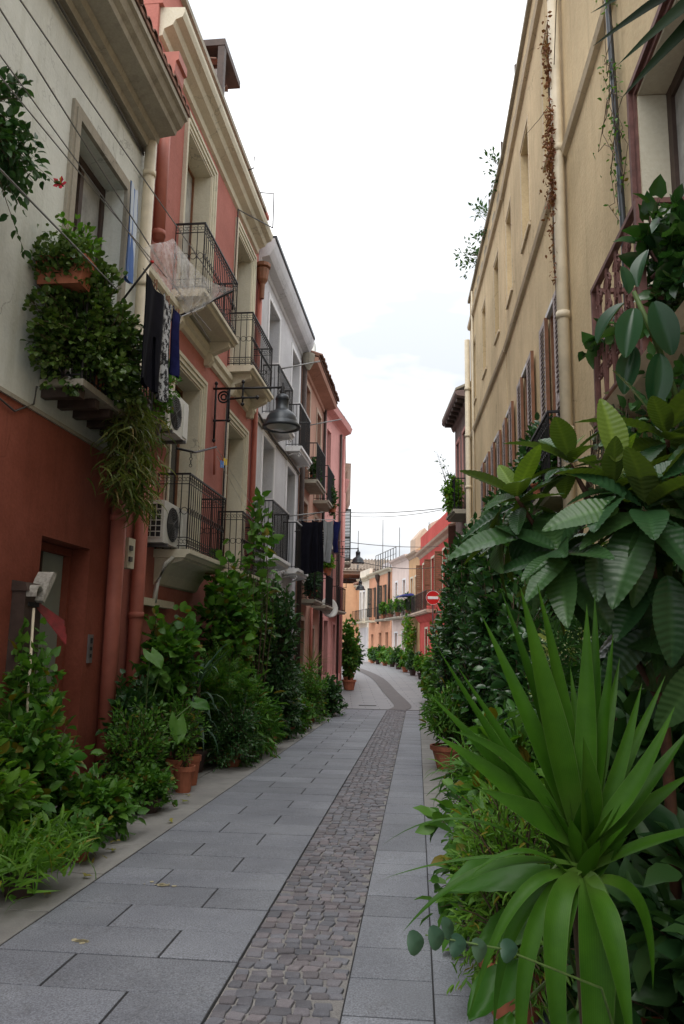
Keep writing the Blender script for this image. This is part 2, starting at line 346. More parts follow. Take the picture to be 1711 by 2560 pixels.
LM['fallen'] = leafmat('fallen_leaf', (0.200,0.220,0.040), (0.300,0.250,0.060), .7, .2, .3)
M['oldtile'] = solid('weathered_roof_tile', (.24,.19,.15), .9, 0, .35, 1.2, .2, .3, .2)
# ------------------------------------------------------------------ ground and paving
YK = 27.7
def gz(Y):
    a = -.0153*(YK-2); zk = a+(-.0153+.0503/2)*4
    if Y < YK-2: return -.0153*Y
    if Y < YK+2:
        t = (Y-YK+2)/4; return a+(-.0153*t+.0503*t*t/2)*4
    return zk+.035*(min(Y, 50)-YK-2)
ys = [-12, 0, 10, 20, 25.7, 26.7, 27.7, 28.7, 29.7, 33, 37, 41, 45, 50, 60, 75, 100, 160, 400]
m = MB()
for a, b in zip(ys[:-1], ys[1:]):
    m.quad((-80, a, gz(a)-.035), (80, a, gz(a)-.035), (80, b, gz(b)-.035), (-80, b, gz(b)-.035))
struct(m, 'ground', M['joint'])
class RoadF:
    """v across the street from the left edge of the cobbled strip, u along it"""
    def __init__(f):
        a = rad(5.55); f.t = (math.sin(a), math.cos(a)); f.n = (math.cos(a), -math.sin(a)); f.x, f.y = -.58, 3.8
    def xy(f, v, u): return (f.x+f.t[0]*u+f.n[0]*v, f.y+f.t[1]*u+f.n[1]*v)
    def p(f, v, u, z):
        x, y = f.xy(v, u); return (x, y, z+gz(y))
RF = RoadF()
RROT = Matrix.Rotation(-rad(5.55), 4, 'Z') @ Matrix.Rotation(-math.atan(.0153), 4, 'X')
U0, U1 = -3.2, 22.2
pav = MB(RF)
pav.quad((-3.2, U0, -.007), (0, U0, -.007), (0, U1+.3, -.007), (-3.2, U1+.3, -.007)); pav.quad((.6, U0, -.007), (6, U0, -.007), (6, U1+.3, -.007), (.6, U1+.3, -.007))
pavement = struct(pav, 'pavement', M['joint'], (0, 0, 0)); BASE['pavement'] = Vector((0, 0, 0))
def slabmesh(name, w, d, h=.03, bev=.002, mat=None):
    g = .0075; x0, x1, y0, y1 = g, w-g, g, d-g
    vs = [(x0,y0,-h),(x1,y0,-h),(x1,y1,-h),(x0,y1,-h),(x0,y0,-bev),(x1,y0,-bev),(x1,y1,-bev),(x0,y1,-bev),
          (x0+bev,y0+bev,0),(x1-bev,y0+bev,0),(x1-bev,y1-bev,0),(x0+bev,y1-bev,0)]
    fs = [(8,9,10,11)]+[(i,(i+1)%4,4+(i+1)%4,4+i) for i in range(4)]+[(4+i,4+(i+1)%4,8+(i+1)%4,8+i) for i in range(4)]
    me = bpy.data.meshes.new(name); me.from_pydata(vs, [], fs); me.update(); me.materials.append(mat); return me
SM = {}
def put_slab(v, u, w, d, mat, nm='paving_slab'):
    k = (round(w, 3), round(d, 3), mat.name)
    if k not in SM: SM[k] = slabmesh(nm, w, d, mat=mat)
    o = bpy.data.objects.new(nm, SM[k]); link(o, pavement)
    x, y = RF.xy(v, u)
    o.matrix_local = Matrix.Translation((x, y, gz(y)+R_.uniform(-.0015, .0015))) @ RROT @ Matrix.Rotation(R_.uniform(-.0012, .0012), 4, 'Y')
    return o
row = .437; nrow = int((U1-U0)/row)
for i in range(nrow):
    u = U0+i*row
    j = .47 if i % 2 == 0 else .92
    j += R_.uniform(-.012, .012)
    put_slab(-1.36, u, j, row, M['slab']); put_slab(-1.36+j, u, 1.36-j, row, M['slab'])
u = U0; i = 0
while u < U1-.3:
    d = R_.choice([.437, .437, .437, .32, .55])
    if u+d > U1: d = U1-u
    put_slab(.60, u, .43, d, M['slabR'])
    u += d
u = U0+.2
while u < U1-.3:
    d = R_.choice([.437, .437, .55, .32])
    put_slab(1.023, u, 1.157, min(d, U1-u), M['strip'] if u > 5 else M['slabR']); u += d
u = U0-.3
while u < U1-.3:
    d = R_.choice([.95, 1.05, .88])
    put_slab(-1.95, u, .59, min(d, U1-u), M['strip'], 'kerb_slab'); u += d
m = MB(RF); m.box(-3.3, -1.955, U0, U1, -.03, -.001); m.box(2.185, 6, U0, U1, -.03, -.001)
m.build('edge_paving', M['strip'], pavement)
m = MB(RF); m.quad((0.002, U0, -.012), (.598, U0, -.012), (.598, U1, -.012), (.002, U1, -.012)); m.build('mortar_bed', M['mortar'], pavement)
# cobbles
def cobble_verts(seed):
    r = random.Random(seed); n = 8; vs = []
    sx, sy = .0455*r.uniform(.92, 1.08), .0365*r.uniform(.9, 1.06)
    ca = [(-1,-.8),(-.82,-1),(.82,-1),(1,-.8),(1,.8),(.82,1),(-.82,1),(-1,.8)]
    sk = [(r.uniform(-.16,.16), r.uniform(-.16,.16)) for _ in range(4)]
    pts = [((x+sk[i//2][0])*sx, (y+sk[i//2][1])*sy) for i, (x, y) in enumerate(ca)]
    for k, z in ((1.04, -.03), (1.0, -.005), (.93, .0)): vs += [(x*k, y*k, z) for x, y in pts]
    t = r.uniform(-.002, .002)
    vs.append((0, 0, .002+t))
    fs = [(a*8+i, a*8+(i+1) % 8, (a+1)*8+(i+1) % 8, (a+1)*8+i) for a in (0, 1) for i in range(8)]+[(16+i, 16+(i+1) % 8, 24) for i in range(8)]
    return vs, fs
CV = [cobble_verts(i) for i in range(9)]
CM = []
for i, (vs, fs) in enumerate(CV):
    me = bpy.data.meshes.new('cobblestone'); me.from_pydata(vs, [], fs); me.update(); me.materials.append(M['cobble'])
    me.polygons.foreach_set('use_smooth', [False]*len(me.polygons)); CM.append(me)
many = MB(); cnt = 0; u = -2.5
pos = []
while u < U1-.05:
    v = .045+R_.uniform(-.01, .012); du = R_.uniform(.074, .088)
    skew = R_.uniform(-.10, .10)
    while v < .585:
        sx = R_.uniform(.74, 1.02); w = .092*sx+.009
        pos.append((v+w/2-.046, u+skew*(v-.3)+R_.uniform(-.010, .010), sx, R_.uniform(.92, 1.08)*du/.088, R_.gauss(0, .09)+skew, R_.uniform(-.003, .003), R_.randrange(9)))
        v += w
    u += du
for (v, u, sx, sy, a, dz, k) in pos:
    v = min(max(v, .046), .555)
    x, y = RF.xy(v, u); mt = Matrix.Translation((x, y, gz(y)-.001+dz)) @ RROT @ Matrix.Rotation(a, 4, 'Z') @ Matrix.Diagonal((sx*.98, sy*.98, 1, 1))
    if u > -.35 and cnt < 298:
        o = bpy.data.objects.new('cobblestone', CM[k]); link(o, pavement); o.matrix_local = mt; cnt += 1
    else:
        vs, fs = CV[k]; many.add([tuple(mt @ Vector(q)) for q in vs], fs)
tag(many.build('cobblestones', M['cobble_many'], pavement), kind='stuff')
# the street beyond the crease: bends left
def curve(pts, n=12):
    out = []
    for i in range(len(pts)-1):
        p0, p1, p2, p3 = pts[max(i-1, 0)], pts[i], pts[i+1], pts[min(i+2, len(pts)-1)]
        for k in range(n):
            t = k/n; out.append(tuple(.5*((2*b)+(-a+c)*t+(2*a-5*b+4*c-d)*t*t+(-a+3*b-3*c+d)*t**3) for a, b, c, d in zip(p0, p1, p2, p3)))
    return out+[pts[-1]]
x0, y0 = RF.xy(0, U1)
cl = curve([(x0+.3, y0), (2.22, 28.0), (2.12, 33.1), (1.9, 41), (1.0, 48), (-.6, 54), (-3, 60)])
def strip(name, l, r, dz, mat):
    m = MB()
    for i in range(len(cl)-1):
        q = []
        for j, off in ((i, l), (i, r), (i+1, r), (i+1, l)):
            a, b = cl[max(j-1, 0)], cl[min(j+1, len(cl)-1)]; tx, ty = b[0]-a[0], b[1]-a[1]; L = math.hypot(tx, ty)
            X, Y = cl[j][0]+ty/L*off, cl[j][1]-tx/L*off; q.append((X, Y, gz(cl[j][1])+dz))
        m.quad(*q)
    return struct(m, name, mat)
m = MB()
yy = [RF.xy(0, U1)[1]-.6, 26.7, 27.7, 28.7, 29.7, 33, 37, 41, 45, 50, 62, 80]
for a, b in zip(yy[:-1], yy[1:]): m.quad((-12, a, gz(a)-.012), (14, a, gz(a)-.012), (14, b, gz(b)-.012), (-12, b, gz(b)-.012))
struct(m, 'street', M['farpave'])
strip('cobbled_strip', -.3, .3, .004, M['cobble_far'])
# drain covers, stains
for v, u in ((-.75, 24.0), (1.5, 22.9), (1.65, 27.2)):
    x, y = RF.xy(v, u); m = MB(); m.box(x-.3, x+.3, y-.12, y+.12, gz(y)-.01, gz(y)+.006)
    d = m.build('drain_cover', M['grille'], None, (x, y, gz(y)))
    tag(d, {-.75: 'dark iron drain slot across the paving left of the cobbled strip', 1.5: 'dark iron drain slot at the crease right of the cobbled strip', 1.65: 'dark drain slot beside the far flower pots on the right'}[v], 'drain cover', 'drain covers in the street')
def splat(v, u, r):
    m = MB(RF)
    for _ in range(26):
        a, q = R_.uniform(0, 6.28), abs(R_.gauss(0, r)); cv, cu, rr = v+q*math.cos(a)*1.4, u+q*math.sin(a)*.8, R_.uniform(.006, .022)
        m.add([(cv+rr*math.cos(k)*R_.uniform(.6, 1.3), cu+rr*math.sin(k)*R_.uniform(.6, 1.3), .0035) for k in np.arange(0, 6.28, .9)], [(0,1,2,3,4,5,6)])
    m.build('stain', solid('pale_stain', (.42,.37,.24), .8, 0, .3, 60), pavement)
splat(-.95, .9, .035); splat(-.85, 2.05, .04)

# ------------------------------------------------------------------ leaves and plants
def tmpl(kind):
    if kind == 'small':
        v = [(0,0,0),(-.24,.45,.05),(.24,.45,.05),(0,1,-.04),(0,.45,0)]; f = [(0,4,1),(0,2,4),(1,4,3),(4,2,3)]
    elif kind in ('ovate', 'lance', 'heart', 'round'):
        W = {'ovate': [(.15,.2),(.4,.3),(.7,.22)], 'lance': [(.15,.08),(.45,.12),(.75,.08)], 'heart': [(-.12,.26),(.18,.42),(.6,.27)], 'round': [(.15,.32),(.5,.45),(.85,.3)]}[kind]
        v = [(0,0,0)]; f = []
        for t, w in W: v += [(-w,t,.05+w*.15),(0,max(t,.03),-.06*t*t),(w,t,.05+w*.15)]
        v.append((0,1,-.13))
        f = [(0,2,1),(0,3,2)]
        for i in (1, 4): f += [(i,i+1,i+4),(i,i+4,i+3),(i+1,i+2,i+5),(i+1,i+5,i+4)]
        f += [(7,8,10),(8,9,10)]
    elif kind == 'strap':
        v = []; f = []
        for i in range(6):
            t = i/5; w = .035*(1-t**2.2)+.002; v += [(-w, .95*t-.18*t*t*t, .25*t-.62*t*t),(w, .95*t-.18*t*t*t, .25*t-.62*t*t)]
        for i in range(5): f += [(2*i,2*i+1,2*i+3),(2*i,2*i+3,2*i+2)]
    elif kind == 'fern':
        v = []; f = []
        for i in range(7):
            t = .15+i*.12; L = .26*(1-.6*t)
            for sgn in (-1, 1):
                k = len(v); v += [(0,t,-.25*t*t),(sgn*L*.5,t+.02,-.25*t*t+.02),(sgn*L,t+.1,-.25*t*t-.02),(sgn*L*.5,t+.10,-.25*t*t+.01)]; f += [(k,k+1,k+2),(k,k+2,k+3)]
        k = len(v); v += [(-.012,0,0),(.012,0,0),(0,.98,-.25)]; f.append((k,k+1,k+2))
    return np.array(v, float), np.array(f, int)
TM = {k: tmpl(k) for k in ('small', 'ovate', 'lance', 'heart', 'round', 'strap', 'fern')}
def norm(a): return a/(np.linalg.norm(a, axis=-1, keepdims=True)+1e-9)
class Fol:
    def __init__(s): s.V, s.Fc, s.n = [], [], 0
    def leaves(s, P, D, size, kind, up=1.0, jit=.5, sj=.3):
        P = np.asarray(P, float); D = norm(np.asarray(D, float)); k = len(P)
        if k == 0: return
        N = norm(NR.normal(0, jit, (k, 3))+np.array([0, 0, up])); X = norm(np.cross(D, N)); N = np.cross(X, D)
        S = size*(1+NR.uniform(-sj, sj, k)); tv, tf = TM[kind]
        V = (P[:, None, :]+S[:, None, None]*(tv[None, :, 0:1]*X[:, None, :]+tv[None, :, 1:2]*D[:, None, :]+tv[None, :, 2:3]*N[:, None, :])).reshape(-1, 3)
        F = (tf[None]+(np.arange(k)*len(tv))[:, None, None]).reshape(-1, 3)+s.n
        s.V.append(V); s.Fc.append(F); s.n += len(V)
    def build(s, name, mat, parent, smooth=True, kind=None):
        V = np.concatenate(s.V); F = np.concatenate(s.Fc); b = BASE[parent.name]; V = V-np.array(b)
        me = bpy.data.meshes.new(name); me.vertices.add(len(V)); me.vertices.foreach_set('co', V.ravel())
        me.loops.add(len(F)*3); me.loops.foreach_set('vertex_index', F.ravel().astype(np.int32)); me.polygons.add(len(F))
        me.polygons.foreach_set('loop_start', np.arange(0, len(F)*3, 3, dtype=np.int32))
        me.polygons.foreach_set('use_smooth', np.ones(len(F), dtype=bool)); me.update(calc_edges=True)
        me.materials.append(mat); o = bpy.data.objects.new(name, me); link(o, parent)
        if kind: o['kind'] = kind
        return o
def ell(c, r, n, top=0.0, fill=.35):
    d = norm(NR.normal(0, 1, (n, 3))); d[:, 2] = np.where(d[:, 2] < -.3, -d[:, 2]*.6, d[:, 2]) if top else d[:, 2]
    q = NR.uniform(0, 1, n)**fill
    return np.array(c)+d*q[:, None]*np.array(r)
def shrub(root, base, ends, kind, size, lm, nl=14, t0=.3, tw=.06, up=.9, droop=.0, stem='stem', r0=.008, bulge=.25, fan=.6, sj=.3, sides=3, fol=None, out=1.0):
    """branches curving from the base to each end point, leaves set along them"""
    st = MB(); f = fol or Fol(); base = np.array(base, float); ends = np.asarray(ends, float); cen = ends.mean(0)
    for e in ends:
        b = base+NR.normal(0, .02, 3)*[1, 1, 0]; c = b+(e-b)*[fan*.6, fan*.6, .75]+NR.normal(0, 1, 3)*np.linalg.norm(e-b)*.09+np.array([0, 0, bulge*.3])
        ts = np.linspace(0, 1, 6); pts = [(1-t)**2*b+2*t*(1-t)*c+t*t*e for t in ts]
        if R_.random() < .75: st.tube([tuple(p) for p in pts], r0, sides, r0*.3, False)
        t = NR.uniform(t0, 1, nl)[:, None]; P = (1-t)**2*b+2*t*(1-t)*c+t*t*e; T = norm(2*(1-t)*(c-b)+2*t*(e-c))
        O = norm(NR.normal(0, 1, (nl, 3))+norm(P-cen)*.7*out)
        D = T*.45+O*.9+np.array([0, 0, -droop])
        f.leaves(P+O*NR.uniform(0, tw, (nl, 1)), D, size, kind, up, .45, sj)
    if st.v: st.build('stem', M[stem], root, smooth=True)
    if fol is None: f.build('foliage', LM[lm], root, kind='stuff')
    return f
def pot(root, c, r=.14, h=.24, mat='terra', n=18):
    m = MB(); m.lathe([(r*.68, 0), (r*.92, h*.8), (r*.92, h*.81), (r*1.04, h*.815), (r*1.05, h), (r*.94, h), (r*.92, h*.9)], c, n); m.build('pot', M[mat], root, smooth=False)
    m = MB(); m.lathe([(r*.92, h*.88), (0.01, h*.9)], c, n, False); m.build('soil', M['soil'], root)
def plant(name, label, cat, base, group=None): return thing(name, tuple(base), label, cat, group)
def blade(m, p0, p1, p2, w, nrm, n=9, fold=.25, wp=None):
    """a strap leaf along the quadratic curve p0 p1 p2, full width w, V-folded"""
    p0, p1, p2 = (np.array(p, float) for p in (p0, p1, p2)); nrm = np.array(nrm, float); vs = []
    for i in range(n+1):
        t = i/n; p = (1-t)**2*p0+2*t*(1-t)*p1+t*t*p2; T = 2*(1-t)*(p1-p0)+2*t*(p2-p1); T /= np.linalg.norm(T)+1e-9
        X = np.cross(T, nrm); X /= np.linalg.norm(X)+1e-9; N = np.cross(X, T)
        ww = w*.5*(.42+.58*math.sin(min(1, t/.42)*math.pi/2))*max(0.015, 1-max(0, (t-.42)/.58)**1.5)
        fo = fold*ww
        m.attr = (m.attr or [])+[-1.0, -.5, 0.0, .5, 1.0]; m.attr2 += [t]*5
        vs += [tuple(p-X*ww+N*fo), tuple(p-X*ww*.5+N*fo*.35), tuple(p), tuple(p+X*ww*.5+N*fo*.35), tuple(p+X*ww+N*fo)]
    fs = [(i*5+k, i*5+k+1, (i+1)*5+k+1, (i+1)*5+k) for i in range(n) for k in range(4)]
    return m.add(vs, fs)
# ------------------------------------------------------------------ house builders
L = Fr(-3.0, 8.3, 6.6); L2 = Fr(-.75, 27.77, 11.7); L3 = Fr(-.02, 31.55, .5)
R = Fr(2.59, 9.34, 5.5, -1); R2 = Fr(3.03, 14.0, 3.6, -1); R3 = Fr(3.40, 20.4, .5, -1)
def house(name, F, s, label, cat='house', group=None):
    x, y, _ = F.p(0, s, 0); return thing(name, (x, y, gz(y)), label, cat, group)
def wall(F, h, name, mat, s0, s1, z0, z1, ops=(), depth=.3, o=0.0, label=None, back=None):
    """a plastered front with real openings and reveals"""
    m = MB(F); S = sorted({s0, s1, *[q for a in ops for q in a[:2] if s0 < q < s1]}); Z = sorted({z0, z1, *[q for a in ops for q in a[2:4] if z0 < q < z1]})
    for a, b in zip(S[:-1], S[1:]):
        for c, d in zip(Z[:-1], Z[1:]):
            cs, cz = (a+b)/2, (c+d)/2
            if any(p[0] < cs < p[1] and p[2] < cz < p[3] for p in ops): continue
            m.quad((o, a, c), (o, b, c), (o, b, d), (o, a, d))
    for a, b, c, d in [p[:4] for p in ops]:
        c, d = max(c, z0), min(d, z1)
        m.quad((o,a,c),(o-depth,a,c),(o-depth,a,d),(o,a,d)); m.quad((o,b,c),(o-depth,b,c),(o-depth,b,d),(o,b,d))
        m.quad((o,a,d),(o,b,d),(o-depth,b,d),(o-depth,a,d)); m.quad((o,a,c),(o,b,c),(o-depth,b,c),(o-depth,a,c))
    if back is not None:
        B = -back
        m.quad((o,s0,z0),(o,s0,z1),(B,s0,z1),(B,s0,z0)); m.quad((o,s1,z0),(o,s1,z1),(B,s1,z1),(B,s1,z0))
        m.quad((o,s0,z1),(o,s1,z1),(B,s1,z1),(B,s0,z1)); m.quad((B,s0,z0),(B,s1,z0),(B,s1,z1),(B,s0,z1))
    return m.build(name, M[mat], h, label=label)
def window(F, h, a, b, c, d, dep=.26, frame='wood', pane='glass', leaves=2, fw=.05, rail=.45, name='window', o=0.0):
    m = MB(F); x0, x1 = o-dep, o-dep+.05
    m.box(x0, x1, a, a+fw, c, d); m.box(x0, x1, b-fw, b, c, d); m.box(x0, x1-.002, a+fw, b-fw, d-fw, d); m.box(x0, x1-.002, a+fw, b-fw, c, c+fw*1.4)
    if leaves == 2: m.box(x0, x1+.012, (a+b)/2-.045, (a+b)/2+.045, c+fw*1.4, d-fw)
    if rail: m.box(x0, x1-.004, a+fw, (a+b)/2-.046, c+(d-c)*rail-.03, c+(d-c)*rail+.03); m.box(x0, x1-.004, (a+b)/2+.046, b-fw, c+(d-c)*rail-.03, c+(d-c)*rail+.03)
    w = m.build(name, M[frame], h)
    m = MB(F); m.box(x0+.012, x0+.02, a+.01, b-.01, c+.01, d-.01); m.build('pane', M[pane], w)
    return w
def surround(F, h, a, b, c, d, mat, steps=((.06,.015),(.07,.04),(.06,.06)), sill=False, o=0.0):
    m = MB(F); w = 0
    for dw, pr in steps:
        m.box(o, o+pr, a-w-dw, a-w, c, d+w); m.box(o, o+pr, b+w, b+w+dw, c, d+w); m.box(o, o+pr, a-w-dw, b+w+dw, d+w, d+w+dw); w += dw
    if sill: m.box(o, o+.09, a-w-.03, b+w+.03, c-.07, c-.002)
    return m.build('window_surround', M[mat], h)
def louvre(F, h, o0, o1, s0, s1, z0, z1, mat, flat=True, edge=None, n=None):
    """a louvred shutter leaf; flat against the wall (thin in o) or standing out from it (thin in s)"""
    m = MB(F); f = .05
    def bx(u0, u1, a, b, t0=0.0, t1=1.0):
        if flat: m.box(o0+(o1-o0)*t0, o0+(o1-o0)*t1, u0, u1, a, b)
        else: m.box(u0, u1, s0+(s1-s0)*t0, s0+(s1-s0)*t1, a, b)
    p0, p1 = (s0, s1) if flat else (o0, o1)
    bx(p0, p0+f, z0, z1); bx(p1-f, p1, z0, z1); zm = z0+(z1-z0)*.45
    for a, b in ((z0, z0+.08), (zm-.04, zm+.04), (z1-.07, z1)): bx(p0+f, p1-f, a, b, .05, .95)
    lf = m.build('shutter', M[mat], h)
    m = MB(F)
    for a, b in ((z0+.08, zm-.04), (zm+.04, z1-.07)):
        k = n or max(4, int((b-a)/.06)); st = (b-a)/k
        for i in range(k):
            z = a+i*st; 
            if flat: m.add([(o1-.003, p0+f, z+.006), (o0+.006, p0+f, z+st-.004), (o0+.006, p1-f, z+st-.004), (o1-.003, p1-f, z+.006), (o1-.003, p0+f, z+.016), (o1-.003, p1-f, z+.016)], [(0,1,2,3),(0,4,5,3),(4,1,2,5)])
            else: m.add([(p0+f, s0+.004, z+.006), (p0+f, s1-.004, z+st-.004), (p1-f, s1-.004, z+st-.004), (p1-f, s0+.004, z+.006), (p0+f, s0+.004, z+.016), (p1-f, s0+.004, z+.016)], [(0,1,2,3),(0,4,5,3),(4,1,2,5)])
    tag(m.build('slats', M[mat], lf), kind='stuff')
    if edge:
        m = MB(F)
        if flat: m.box(o0, o1, s0-.012, s0-.001, z0, z1); m.box(o0, o1, s1+.001, s1+.012, z0, z1)
        m.build('shutter_edge', M[edge], lf)
    return lf
def railing(F, par, a, b, o, z0, z1, mat='iron', style='scroll', r=.0075, sp=.105, o0=0.01):
    m = MB(F); path = [(o0, a), (o, a), (o, b), (o0, b)]
    def bx3(p, q, z, w, hh):
        (oa, sa), (ob, sb) = p, q
        m.box(min(oa,ob)-w, max(oa,ob)+w, min(sa,sb)-w, max(sa,sb)+w, z-hh, z+hh)
    hi = .013
    for i in range(3):
        e = .0012*i
        bx3(path[i], path[i+1], z1-hi-e, .014-e, hi); bx3(path[i], path[i+1], z0+.05+e, .008-e, .008)
        if style == 'scroll': bx3(path[i], path[i+1], z1-.16+e, .006-e, .006); bx3(path[i], path[i+1], z0+.17+e, .006-e, .006)
        (oa, sa), (ob, sb) = path[i], path[i+1]; Ln = abs(oa-ob)+abs(sa-sb); n = max(1, round(Ln/sp))
        for k in range(n+(1 if i == 2 else 0)):
            t = k/n; oo, ss = oa+(ob-oa)*t, sa+(sb-sa)*t
            rr = r*1.5 if k == 0 and i in (1, 2) else r
            m.tube([(oo, ss, z0), (oo, ss, z1-.02)], rr, 4, None, False)
            if style == 'scroll' and k < n:
                q = (oa+(ob-oa)*(k+.5)/n, sa+(sb-sa)*(k+.5)/n); ax = 's' if i in (0, 2) else 'o'
                for zc in (z1-.092, z0+.11):
                    for sg in (-1, 1):
                        c = (q[0]+(sg*.024 if ax == 's' else 0), q[1]+(sg*.024 if ax == 'o' else 0), zc)
                        m.ring(c, .026, .0045, ax, 7, 180*(sg < 0)+20, 180*(sg < 0)+310)
        if style == 'scroll':
            for k in range(max(1, n//2)):
                q = (oa+(ob-oa)*(2*k+1)/n, sa+(sb-sa)*(2*k+1)/n, z0+(z1-z0)*.5)
                if 2*k+1 > n: continue
                ax = 's' if i in (0, 2) else 'o'
                for sg in (-1, 1):
                    m.ring((q[0]+(sg*.055 if ax == 's' else .01), q[1]+(sg*.055 if ax == 'o' else 0), q[2]), .05, .006, ax, 9)
    return m.build('railing', M[mat], par)
def balcony(F, h, a, b, o, zf, zr, mat, iron='iron', style='scroll', th=.12, corb='scroll', ro=None, slabname='balcony', cwall=None, sp=.105):
    m = MB(F)
    m.prism([(0, zf-th), (o*.93, zf-th), (o*.97, zf-th*.6), (o+.03, zf-th*.5), (o+.03, zf), (0, zf)], a-.03, b+.03)
    bal = m.build(slabname, M[mat], h)
    if corb == 'scroll':
        for s in (a+.12, b-.26):
            c = MB(F); c.prism([(0, zf-th-.42), (.08, zf-th-.42), (.15, zf-th-.32), (.13, zf-th-.22), (o*.72, zf-th-.12), (o*.86, zf-th-.08), (o*.86, zf-th-.002), (0, zf-th-.002)], s, s+.14); c.build('corbel', M[mat], bal)
    elif corb == 'curl':
        for s in (a+.1, b-.2):
            c = MB(F); c.tube([(.02, s, zf-th-.1), (o*.5, s, zf-th-.04), (o*.85, s, zf-th-.03), (o*.95, s, zf-th-.09), (o*.85, s, zf-th-.13), (o*.78, s, zf-th-.09)], .022, 5); c.build('corbel', M[mat], bal)
    elif corb == 'cove':
        c = MB(F); c.prism([(0, zf-th-.38), (.05, zf-th-.36), (.12, zf-th-.22), (o*.45, zf-th-.09), (o*.85, zf-th-.03), (o*.85, zf-th-.002), (0, zf-th-.002)], a+.03, b-.03); c.build('corbel', M[mat], bal)
    railing(F, bal, a, b, o-.02 if ro is None else ro, zf, zr, iron, style, sp=sp)
    return bal
def tube_part(F, h, pts, r, mat, name='downpipe', n=10, collars=()):
    m = MB(F); m.tube(pts, r, n)
    for z in collars: m.lathe([(r*1.18, -.04), (r*1.18, .04)], (pts[0][0], pts[0][1], z), n)
    return m.build(name, M[mat], h, smooth=True)
def tiles(F, h, s0, s1, o0, z0, o1, z1, step=.19, mat='tile', rows=1):
    """curved clay tiles along an eave, each one a part"""
    me = None; n = int((s1-s0)/step)
    b = BASE[h.name]
    vs = []; k = 6; 
    dO, dZ = o1-o0, z1-z0
    for t in (0, 1):
        for rr in (.092, .074):
            for i in range(k+1):
                a = math.pi*i/k; q = F.d(dO*t, -math.cos(a)*rr*(1-.12*t), dZ*t+math.sin(a)*rr*.8); vs.append(tuple(q))
    def ix(t, r, i): return t*2*(k+1)+r*(k+1)+i
    fs = []
    for i in range(k):
        fs += [(ix(0,0,i), ix(0,0,i+1), ix(1,0,i+1), ix(1,0,i)), (ix(0,1,i), ix(1,1,i), ix(1,1,i+1), ix(0,1,i+1)), (ix(0,0,i), ix(0,1,i), ix(0,1,i+1), ix(0,0,i+1))]
    me = bpy.data.meshes.new('roof_tile'); me.from_pydata(vs, [], fs); me.update(); me.materials.append(M[mat])
    for i in range(n):
        o = bpy.data.objects.new('roof_tile', me); link(o, h); p = F.p(o0+R_.uniform(-.025, .02), s0+(i+.5)*step, z0+R_.uniform(-.008, .008))
        o.location = Vector(p)-b
def roof(F, h, s0, s1, o0, z0, o1, z1, mat='tile', th=.06):
    m = MB(F); m.prism([(o0, z0), (o0, z0+th), (o1, z1+th), (o1, z1)], s0, s1); return m.build('roof', M[mat], h)

# ------------------------------------------------------------------ left: white and red house
h = house('town_house', L, 1, 'near left house with white upper wall, dark red base and deep tiled eaves')
wall(L, h, 'upper_wall', 'white_wall', -9, 1.74, 3.86, 8.5, [(-.36, 1.0, 4.2, 7.36), (-5, -3.6, 4.2, 7.3)], .34, back=6)
wall(L, h, 'lower_wall', 'red_wall', -9, 1.74, -.4, 3.84, [(-.44, .70, -.4, 2.65)], .34, o=.025, back=6)
m = MB(L); m.box(.0, .05, -9, 1.75, 3.835, 3.875); m.build('string_course', M['soffit'], h)
m = MB(L); m.box(-.3, -.26, -.44, .70, -.3, 2.63); d = m.build('door', M['door'], h)
m = MB(L); m.box(-.258, -.25, .1, .14, -.2, 2.6); m.box(-.258, -.22, .56, .6, .8, 1.0); m.build('handle', M['darkwood'], d)
m = MB(L); m.box(-.3, -.18, .63, .698, -.3, 2.64); m.box(-.3, -.18, -.438, .63, 2.56, 2.64); m.build('door_frame', M['red_wall'], h)
window(L, h, -.36, 1.0, 4.2, 7.36, .30, 'darkwood', 'curtain', 2, .09, .3)
surround(L, h, -.36, 1.0, 4.2, 7.36, 'soffit', ((.10, .05), (.06, .035)))
m = MB(L); m.prism([(0,8.28),(.1,8.28),(.12,8.36),(.2,8.38),(.22,8.47),(.44,8.50),(.46,8.56),(.52,8.60),(.56,8.68),(.60,8.70),(.60,8.78),(0,8.82)], -9, 1.55); m.build('cornice', M['soffit'], h)
tiles(L, h, -2.6, 1.62, .645, 8.82, -.1, 9.08, .19)
roof(L, h, -9, 1.6, .62, 8.79, -5, 10.6)
tube_part(L, h, [(.12, 1.5, 8.45), (.12, 1.5, 4.4), (.12, 1.3, 4.05), (.12, 1.24, 3.8)], .078, 'pipe', collars=(7.9, 6.3))
tube_part(L, h, [(.13, 1.22, 3.85), (.13, 1.22, -.1)], .095, 'redpipe', collars=(3.1,))
for i, (s, o) in enumerate(((1.64, .03), (1.68, .045), (1.715, .03))):
    tube_part(L, h, [(o, s, 8.3), (o+.01, s+.01, 6.6), (o, s-.01, 5.2), (o, s, 4.2)], .012, 'cable', 'cable', 5)
for i in range(3): tube_part(L, h, [(.03+.02*i, -8, 8.24-.03*i), (.03+.02*i, -3, 8.21-.03*i), (.03+.02*i, 0, 8.24-.025*i), (.02, 1.5, 8.25-.03*i)], .012, 'cable', 'cable', 5)
tube_part(L, h, [(.04, -3, 3.98), (.05, -1.2, 3.72), (.04, -.85, 3.9), (.03, -.8, 4.1)], .01, 'cable', 'cable', 5)
m = MB(L); m.box(0, .47, -.72, 1.3, 4.13, 4.20); bal = m.build('balcony', M['soffit'], h)
for s in (-.66, -.3, .06, .42, .78, 1.1):
    m = MB(L); m.box(0, .42, s, s+.1, 4.03, 4.128); m.build('beam', M['darkwood'], bal)
railing(L, bal, -.7, 1.26, .44, 4.2, 5.2, 'iron', 'plain', .010, .10)
